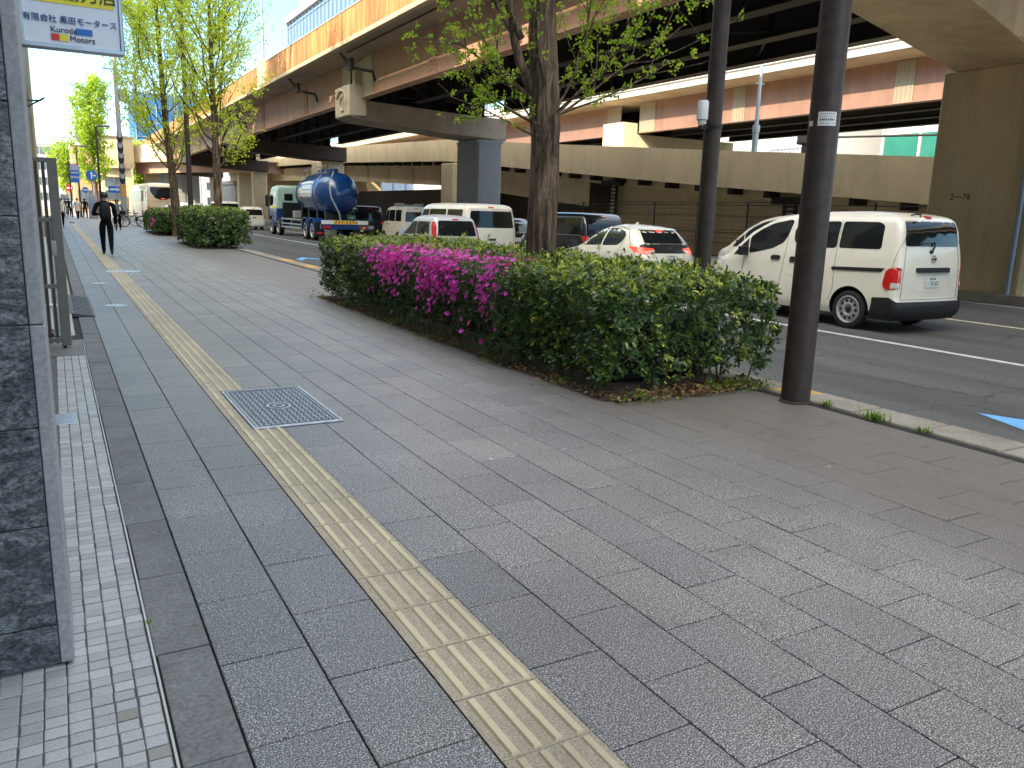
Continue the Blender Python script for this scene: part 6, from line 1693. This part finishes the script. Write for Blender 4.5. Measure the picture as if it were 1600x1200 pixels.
g = MB(); g.box(-.9, .9, -.05, .05, 11.6, 11.72); g.revolve([(.3, 9.3), (.3, 10.2)], (.45, 0, 0), n=14); g.build('transformer', M['greypole'], t)
o = MB().tube([(.25, .1, 0), (.32, .1, 1.9)], .06, 10).revolve([(.30, 0), (.30, .05), (.24, 1.4), (0, 1.42)], (.0, .6, 0), n=16).build('striped_sleeve', M['whitebar'], t)

def round_sign(loc, h, r, face, label, sym):
    t = thing('road_sign', loc, label, 'road sign')
    g = MB(); g.tube([(0, 0, 0), (0, 0, h + r)], .04, 8); g.build('post', M['greypole'], t)
    g = MB()
    if sym == 'plate': g.box(-r, r, -.08, -.05, h - r * .55, h + r * .55)
    else: g.revolve([(0, -.05), (r, -.05), (r, -.08), (0, -.08)], (0, 0, h), 'y', 28)
    p = g.build('face', M[face], t)
    g = MB()
    if sym == 'bar': g.box(-r * .7, r * .7, -.09, -.081, h - r * .16, h + r * .16)
    elif sym == 'arrows':
        g.box(-r * .1, r * .1, -.09, -.081, h - r * .6, h + r * .3); g.prism([(-r * .3, h + r * .28), (r * .3, h + r * .28), (0, h + r * .75)], 'y', -.09, -.081)
        g.box(r * .1, r * .5, -.09, -.081, h - r * .1, h + r * .1); g.prism([(r * .45, h - r * .28), (r * .45, h + r * .28), (r * .85, h)], 'y', -.09, -.081)
    elif sym == 'plate': g.box(-r * .75, r * .4, -.09, -.081, h - r * .12, h + r * .12); g.prism([(r * .3, h - r * .3), (r * .3, h + r * .3), (r * .8, h)], 'y', -.09, -.081)
    g.build('symbol', M['signwhite'], p)
round_sign((3.05, 77.0, 0), 3.55, .42, 'signblue', "round blue sign with white arrows above the far pedestrians", 'arrows')
round_sign((1.75, 98.0, 0), 2.75, .36, 'signred', "round red no entry sign with a white bar far down the street", 'bar')
round_sign((4.75, 77.5, 0), 2.5, .50, 'signblue', "small rectangular blue sign left of the striped utility pole", 'plate')
round_sign((2.75, 84.0, 0), 2.45, .26, 'signblue', "small round blue sign below the shorter lamp post", 'bar')
t = thing('banner', (2.0, 84.0, 0), "vertical blue street banner with pale panels on a dark post", 'banner')
g = MB(); g.tube([(-.42, 0, 0), (-.42, 0, 4.9)], .06, 8); g.box(-.42, .36, -.02, .02, 4.66, 4.70); g.build('post', M['pole'], t)
g = MB(); g.box(-.34, .36, -.015, .015, 3.05, 4.64); p = g.build('cloth', M['signblue'], t)
g = MB(); g.box(-.30, .32, -.022, -.016, 4.15, 4.60); g.box(-.30, .32, -.022, -.016, 3.45, 3.62); g.box(-.30, .32, -.022, -.016, 3.85, 4.0); g.build('pale_panel', M['palewall'], p)

# bollard box, utility cabinet, bicycles
t = thing('utility_cabinet', (3.1, 79.5, 0), "pale cylindrical utility cabinet beside the far pedestrians", 'cabinet')
g = MB(); g.revolve([(.36, 0), (.36, 1.9), (.30, 2.0), (0, 2.02)], n=20); g.build('shell', M['ltgranite'], t, smooth=40)
g = MB(); g.box(-.2, .2, -.375, -.345, .4, 1.6); g.build('door', M['greypole'], t)
def bicycle(loc, rz, label):
    t = thing('bicycle', loc, label, 'bicycle', rz, 'bicycles parked behind the hedges')
    for y in (0, 1.05):
        g = MB(); g.tube([(0, y + .33 * math.cos(a), .33 + .33 * math.sin(a)) for a in np.linspace(0, 2 * math.pi, 21)], .02, 6, caps=False)
        w = g.build('wheel', M['rubber'], t)
        g = MB()
        for k in range(8): a = k * math.pi / 4; g.tube([(0, y, .33), (0, y + .32 * math.cos(a), .33 + .32 * math.sin(a))], .004, 4)
        g.build('spokes', M['rim'], w)
    g = MB(); g.tube([(0, 0, .33), (0, .42, .30), (0, .35, .75), (0, 0, .33)], .016, 6); g.tube([(0, .42, .30), (0, .88, .72), (0, .36, .70)], .018, 6); g.tube([(0, 1.05, .33), (0, .88, .72), (0, .85, .95)], .016, 6); g.build('frame', M['greypole'], t)
    g = MB(); g.box(-.08, .08, .22, .46, .80, .86); g.build('saddle', M['black'], t, bevel=.03)
    g = MB(); g.tube([(-.28, .70, 1.0), (-.1, .86, .98), (.1, .86, .98), (.28, .70, 1.0)], .013, 6); g.build('handlebar', M['black'], t)
    g = MB(); g.box(-.17, .17, .95, 1.25, .72, .95); g.build('basket', M['bag'], t)
bicycle((4.75, 55.2, 0), R_(70), "bicycle parked nearest the third hedge")
bicycle((4.9, 56.3, 0), R_(78), "second bicycle parked beyond the third hedge")
bicycle((4.6, 57.6, 0), R_(66), "third bicycle parked nearest the striped pole")

# ---------------------------------------------------------------- far buildings
b = thing('toll_tower', (0, 104, 0), "sunlit tan tower at the end of the curved ramp behind the lamp posts", 'tower')
g = MB(); g.prism([(5.1, 0), (8.4, 0), (8.4, 6), (5.1, 6)], 'z', 0, 5.2); g.prism([(4.9, -.4), (7.0, -.6), (8.6, .2), (8.6, 6.2), (4.9, 6.2)], 'z', 5.2, 8.6); g.build('wall', M['beige'], b)
face_windows_y(b, -.02, [5.9, 6.9], [2.2, 3.7], .8, .9)
g = MB(); g.prism([(4.8, -.7), (7.1, -.8), (8.7, .1), (8.7, 6.3), (4.8, 6.3)], 'z', 8.6, 8.75); g.build('roof', M['palewall'], b)
t = thing('curved_flyover', (0, 0, 0), "tan curved flyover crossing over the far end of the road", 'flyover')
arc = [(8.2, 106), (9.8, 104), (12.0, 101.5), (14.5, 99.5), (18, 97.5), (24, 96), (34, 95)]
def sweep(name, prof, mat, par):
    g = MB(); n = len(prof)
    for i, (x, y) in enumerate(arc):
        a, c = arc[max(i - 1, 0)], arc[min(i + 1, len(arc) - 1)]; d = Vector((c[0] - a[0], c[1] - a[1])).normalized(); nx, ny = d.y, -d.x
        zz = 4.95 + i * .1
        for (o, z) in prof: g.v.append((x - nx * o, y - ny * o, zz + z))
    for i in range(len(arc) - 1):
        for k in range(n): g.f.append((i * n + k, i * n + (k + 1) % n, (i + 1) * n + (k + 1) % n, (i + 1) * n + k)); g.mi.append(0); g.t.append(.5)
    return g.build(name, M[mat], par)
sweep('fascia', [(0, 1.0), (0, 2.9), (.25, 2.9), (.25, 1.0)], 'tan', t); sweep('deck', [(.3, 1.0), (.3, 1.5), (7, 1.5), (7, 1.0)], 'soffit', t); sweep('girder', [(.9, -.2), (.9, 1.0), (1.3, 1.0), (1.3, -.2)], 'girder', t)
for x, y in ((10.6, 107.5), (20, 101)):
    o = MB().box(x - .7, x + .7, y - .7, y + .7, -.2, 5.9).build('flyover_pier', M['tan'], bevel=.05); tag(o, "tan pier %s under the curved flyover" % ("nearer the sunlit tower" if x < 15 else "deeper in the shade of the deck"), 'pier')

b = thing('sheeted_building', (0, 118, 0), "building wrapped in blue sheeting behind the dense street ginkgo", 'building')
g = MB(); g.box(10.2, 17.8, 0, 10, 7.9, 15.3); g.build('blue_sheet', M['bluesheet'], b)
g = MB(); g.box(10.4, 17.6, .2, 9.8, 0, 7.9); g.build('wall', M['palewall'], b)
g = MB()
for x in np.arange(10.2, 18, 1.26): g.tube([(x, -.08, 0), (x, -.08, 15.6)], .04, 6)
for z in np.arange(8, 15.6, 1.8): g.tube([(10.1, -.08, z), (17.9, -.08, z)], .035, 6)
g.build('scaffold_tube', M['greypole'], b)

b = thing('glass_tower', (45, 0, 0), "tall blue glass office tower with a white top above the parapet", 'tower')
g = MB(); g.box(0, 22, 130, 177, 0, 38); g.build('curtain_wall', M['bluewin'], b)
g = MB()
for y in np.arange(130, 177.1, 2.35): g.box(-.2, 0, y - .1, y + .1, 0, 38)
for z in np.arange(3, 38, 3.4): g.box(-.14, 0, 130, 177, z, z + .3); g.box(0, 22, 129.86, 130, z, z + .3)
for x in np.arange(0, 22.1, 2.2): g.box(x - .1, x + .1, 129.8, 130, 0, 38)
g.build('mullion', M['bluewin'], b)
g = MB(); g.box(-.6, 22.4, 129.5, 177.5, 38, 39.2); g.box(1, 9, 160, 172, 39.2, 46.5); g.box(3, 12, 134, 152, 39.2, 43); g.build('roof_box', M['palewall'], b)
g = MB()
P = [(-1.0, 130 + q * 30, 42 + 3.5 * math.sin(.5 + q * 2.2)) for q in np.linspace(0, 1, 14)]
g.tube(P, .35, 8)
for p in P[1:-1]: g.tube([p, (.4, p[1], 39)], .12, 6)
g.build('roof_arch', M['whitebar'], b)

b = thing('white_building', (46, 0, 0), "white low building glimpsed between the ramp and the far viaduct", 'building')
g = MB(); g.box(0, 14, 38.5, 62, 0, 12); g.build('wall', M['palewall'], b)
facade_windows(b, 0, [40.5, 43.5, 46.5, 49.5, 52.5, 55.5, 58.5], [2.4, 5.4, 8.6], 1.5, 1.3)
g = MB(); 
for y in np.arange(38.6, 44, .35): g.box(-.5, -.45, y, y + .05, 5.8, 6.9)
g.box(-.52, -.43, 38.5, 44, 6.9, 6.98); g.box(-.55, 0, 38.5, 44, 5.7, 5.82); g.build('balcony_rail', M['greypole'], b)
b = thing('glass_building', (47, 0, 0), "green glass fronted building seen beside the brown pier", 'building')
g = MB(); g.box(0, 16, 18, 35.6, 0, 14); g.build('wall', M['palewall'], b)
g = MB()
for y in np.arange(17.4, 35.2, 2.6):
    for z in (.6, 4.1, 7.6, 11.1): g.box(-.06, -.01, y, y + 2.5, z, z + 3.0)
g.build('glazing', M['greenglass'], b)
g = MB()
for y in np.arange(17.35, 35.7, 2.6): g.box(-.16, -.06, y - .1, y + .05, .3, 14)
g.build('mullion', M['whitebar'], b)
t = thing('signal_gantry', (41, 36.5, 0), "dark steel gantry with cables between the ramp and the white building", 'gantry')
g = MB(); g.tube([(0, 0, 0), (0, 0, 7.2)], .25, 12); g.tube([(0, 0, 6.6), (0, -9, 6.2)], .06, 8); g.tube([(0, 0, 5.6), (0, 7, 5.7)], .10, 8); g.build('mast', M['dksteel'], t, smooth=50)
g = MB(); g.box(-.3, .3, -.5, .5, 6.2, 6.9); g.build('signal_box', M['black'], t, bevel=.05)

for k, (x0, x1, y, h, mat, lab) in enumerate(((3.0, 9.5, 132, 9.0, 'brick', "low tan brick building beyond the sunlit tower"), (-3.0, 1.2, 205, 13, 'palewall', "pale office block closing the far left end of the street"),
        (1.6, 6.5, 240, 17, 'palewall', "taller hazy block behind the small distant ginkgo"), (20, 40, 190, 10, 'palewall', "pale low block behind the blue sheeted building"), (7.2, 14, 260, 21, 'greywall', "grey block far behind the distant ginkgos"),
        (24, 45, 128, 4.6, 'palewall', "low pale building seen under the deck behind the tanker truck"), (44, 60, 70, 11, 'beige', "beige block beyond the far viaduct"), (46, 60, 98, 14, 'palewall', "pale block further along beyond the far viaduct"))):
    b = thing('city_building', (0, y, 0), lab, 'building')
    g = MB(); g.box(x0, x1, 0, 14, 0, h); g.build('wall', M[mat], b)
    face_windows_y(b, -.01, [x0 + 1.0 + i * (x1 - x0 - 1.2) / 4 for i in range(4)] if x1 - x0 > 4.5 else [x0 + 1, (x0 + x1) / 2, x1 - 1], list(np.arange(2.2, h - 1, 3.2)), min(1.2, (x1 - x0) / 6), 1.4)
    g = MB(); g.box(x0 - .1, x1 + .1, -.1, 14.1, h, h + .5); g.build('roof', M['palewall'], b)

# ---------------------------------------------------------------- people
def person(loc, rz, label, h=1.72, top='blackcloth', legs='blackcloth', coat=False, stride=.26, arms=('down', 'down'), hairlong=False, shoe='shoe', fingers=False, mirror_=1):
    """one skinned body; heads towards +y before rotation"""
    k = h / 1.72
    V, E, Rr, T = [], [], [], []
    def v(p, r, tag_): V.append(Vector(p) * k); Rr.append(tuple(a * k for a in (r if isinstance(r, tuple) else (r, r)))); T.append(tag_); return len(V) - 1
    def e(*ids):
        for a, b in zip(ids[:-1], ids[1:]): E.append((a, b))
    pel = v((0, 0, .93), (.165, .12), 'leg'); waist = v((0, .0, 1.06), (.145, .105), 'top'); chest = v((0, .01, 1.26), (.185, .125), 'top'); sh = v((0, .0, 1.41), (.125, .09), 'top'); nk = v((0, .01, 1.48), .055, 'skin')
    hd0 = v((0, .025, 1.555), (.072, .085), 'skin'); hd1 = v((0, .03, 1.63), (.078, .095), 'skin'); hd2 = v((0, .02, 1.69), (.055, .065), 'skin')
    e(pel, waist, chest, sh, nk, hd0, hd1, hd2)
    nose = v((0, .135, 1.60), .012, 'skin'); e(hd1, nose)
    for sg in (-1, 1):
        s_ = sg * mirror_
        f = stride * s_; back = f < 0
        hip = v((sg * .095, 0, .88), .108, 'leg'); kn = v((sg * .10, f * .55 + .045, .50), .078, 'leg'); an = v((sg * .095, f * (1.0 if not back else 1.15), .115 if not back else .17), .052, 'leg')
        he = v((sg * .095, f * (1.0 if not back else 1.15) - .03, .05 if not back else .11), .042, 'shoe'); to = v((sg * .105, f * (1.0 if not back else 1.10) + .17, .035 if not back else .03), .036, 'shoe')
        e(pel, hip, kn, an, he, to)
        shd = v((sg * .20, -.005, 1.385), .072, 'top'); e(sh, shd)
        a = arms[0] if sg < 0 else arms[1]
        if a == 'down': el = v((sg * .25, -.02 - f * .25, 1.12), .056, 'top'); wr = v((sg * .235, .06 - f * .55, .88), .036, 'top'); hn = v((sg * .232, .08 - f * .6, .80), (.028, .038), 'skin'); fd = Vector((0, .12, -1))
        elif a == 'bent': el = v((sg * .30, -.03, 1.10), .058, 'top'); wr = v((sg * .17, .22, 1.12), .036, 'top'); hn = v((sg * .11, .28, 1.16), (.028, .036), 'skin'); fd = Vector((-sg * .6, .7, .35))
        else: el = v((sg * .24, -.06, 1.12), .05, 'top'); wr = v((sg * .21, .10, .98), .036, 'top'); hn = v((sg * .19, .17, .97), (.028, .036), 'skin'); fd = Vector((0, 1, -.2))
        e(shd, el, wr, hn)
        if fingers:
            p = V[hn] / k; fd = fd.normalized(); sd_ = fd.cross(Vector((sg, 0, 0))).normalized()
            for i, (o, l) in enumerate(((-.028, .062), (-.010, .072), (.010, .068), (.028, .054))):
                a0 = v(p + sd_ * o + fd * .035, .0095, 'skin'); a1 = v(p + sd_ * o * 1.1 + fd * (.035 + l * .6) + Vector((-sg * .006, 0, 0)), .0088, 'skin'); a2 = v(p + sd_ * o * 1.1 + fd * (.03 + l) + Vector((-sg * .022, 0, 0)), .0078, 'skin'); e(hn, a0, a1, a2)
            th = v(p + sd_ * -.03 + fd * .0 + Vector((-sg * .022, 0, 0)), .011, 'skin'); th2 = v(p + sd_ * -.038 + fd * .045 + Vector((-sg * .034, 0, 0)), .009, 'skin'); e(hn, th, th2)
    me = bpy.data.meshes.new('tmp_body'); me.from_pydata(V, E, [])
    o = bpy.data.objects.new('tmp_body', me); COL.objects.link(o)
    md = o.modifiers.new('skin', 'SKIN'); md.use_smooth_shade = True; md.branch_smoothing = .6
    for i, sv in enumerate(me.skin_vertices[0].data): sv.radius = Rr[i]; sv.use_root = (i == pel); sv.use_loose = False
    sb = o.modifiers.new('sub', 'SUBSURF'); sb.levels = 2; sb.render_levels = 2
    bpy.context.view_layer.update()
    m2 = bpy.data.meshes.new_from_object(o.evaluated_get(bpy.context.evaluated_depsgraph_get()))
    bpy.data.objects.remove(o)
    names = ['skin', top, legs, shoe]; m2.materials.clear()
    for n_ in names: m2.materials.append(M[n_])
    code = {'skin': 0, 'top': 1, 'leg': 2, 'shoe': 3}
    segs_ = [(V[a], V[b], T[b], (Rr[b][0] + Rr[a][0]) / 2) for a, b in E]
    for p in m2.polygons:
        c = p.center; best = (9, 'top')
        for a, b, tg, rd in segs_:
            ab = b - a; u = max(0, min(1, (c - a).dot(ab) / ab.length_squared)); d = (c - a - ab * u).length - rd * .6
            if d < best[0]: best = (d, tg)
        tg = best[1]
        if tg == 'leg' and c.z > .93 * k: tg = 'top'
        p.material_index = code[tg]
    m2.polygons.foreach_set('use_smooth', [True] * len(m2.polygons)); m2.name = 'person'
    root = bpy.data.objects.new('person', m2); COL.objects.link(root); root.location = loc; root.rotation_euler = (0, 0, rz)
    tag(root, label, 'person')
    g = MB()      # hair: a cap closed round the back of the head
    for i in range(9):
        for j in range(16):
            pass
    prof = [(math.sin(a), math.cos(a)) for a in np.linspace(0, 2.15 if not hairlong else 2.5, 9)]
    vs, fs = [], []
    for i, (s_, c_) in enumerate(prof):
        for j in range(18):
            a = 2 * math.pi * j / 18; fr = max(0, math.sin(a))       # shorter over the face
            lim = c_ if fr < .3 else max(c_, .18 + .25 * fr)
            ss = math.sqrt(max(0, 1 - lim * lim)) if fr >= .3 and c_ < lim else s_
            vs.append((ss * math.cos(a) * .103 * k, (ss * math.sin(a) * .122 + .018) * k, (1.622 + lim * .108 - (max(0, -.2 - c_) * .12 if hairlong and fr < .3 else 0)) * k))
    for i in range(8):
        for j in range(18): fs.append((i * 18 + j, i * 18 + (j + 1) % 18, (i + 1) * 18 + (j + 1) % 18, (i + 1) * 18 + j))
    g.add(vs, fs); g.build('hair', M['hair'], root, smooth=80)
    for sg in (-1, 1): g = MB(); g.ball((sg * .034 * k, .118 * k, 1.625 * k), .012 * k, 6); g.build('eye', M['ink'], root, smooth=80)
    if coat:
        g = MB(); g.revolve([(.135 * k, 1.40 * k), (.19 * k, 1.30 * k), (.185 * k, 1.1 * k), (.20 * k, .9 * k), (.235 * k, .66 * k), (.225 * k, .66 * k), (.18 * k, .9 * k)], (0, .0, 0), n=20, sx=1.0)
        for i, q in enumerate(g.v): g.v[i] = (q[0], q[1] * .74, q[2])
        g.build('coat', M[top], root, smooth=60)
    return root
man = person((1.31, 26.1, 0), R_(-2), "man in black walking away with a black backpack and dark cap of hair", 1.76, fingers=True, stride=.20, arms=('bent', 'down'), mirror_=-1)
t = thing('backpack', (1.31, 26.1, 0), "black backpack on the back of the walking man", 'backpack', R_(-2))
g = MB()
vs = []; fs = []; nz = 8
for i in range(nz + 1):
    q = i / nz; z = 1.0 + .47 * q; w_ = .15 * (1 - .28 * max(0, q - .6) / .4) * (.92 + .08 * min(1, q * 5)); d = .17 * math.sin(math.pi * (.12 + .76 * q)) ** .5
    for x, y in ((-w_, -.10), (-w_ * .95, -.10 - d * .6), (-w_ * .6, -.10 - d), (w_ * .6, -.10 - d), (w_ * .95, -.10 - d * .6), (w_, -.10)): vs.append((x, y, z))
for i in range(nz):
    for k in range(6): fs.append((i * 6 + k, i * 6 + (k + 1) % 6, (i + 1) * 6 + (k + 1) % 6, (i + 1) * 6 + k))
fs += [tuple(range(5, -1, -1)), tuple(nz * 6 + k for k in range(6))]
g.add(vs, fs); g.build('pack', M['bag'], t, smooth=50, bevel=.008)
g = MB(); g.box(-.10, .10, -.30, -.25, 1.06, 1.24); g.build('front_pocket', M['bag'], t, bevel=.02)
for sg in (-1, 1):
    g = MB(); g.tube([(sg * .10, -.10, 1.44), (sg * .105, .0, 1.50), (sg * .115, .10, 1.42), (sg * .125, .125, 1.25), (sg * .14, .06, 1.1), (sg * .13, -.09, 1.04)], .016, 6); g.build('strap', M['bag'], t, smooth=60)
person((3.02, 48.5, 0), R_(176), "woman in a grey blue jacket walking towards the camera by the backpack man", 1.62, 'greycloth', 'blackcloth', stride=.2, hairlong=True, arms=('bent', 'down'))
person((1.85, 77.5, 0), R_(10), "person in a cream coat walking away among the far pedestrians", 1.68, 'palecloth', 'blackcloth', coat=True, stride=.22)
person((2.45, 79.0, 0), R_(-8), "person in dark clothes striding right of the cream coated pedestrian", 1.70, 'blackcloth', 'blackcloth', stride=.3)
person((1.35, 84.0, 0), R_(4), "dark dressed person at the back of the far pedestrians", 1.70, 'blackcloth', 'blackcloth', stride=.2)
person((1.02, 80.5, 0), R_(186), "person in black facing the camera left of the cream coated pedestrian", 1.66, 'blackcloth', 'greycloth', stride=.2)
person((.42, 52.8, 0), R_(182), "pedestrian in a pale top and dark trousers close to the left wall", 1.62, 'palecloth', 'blackcloth', stride=.24, hairlong=True)
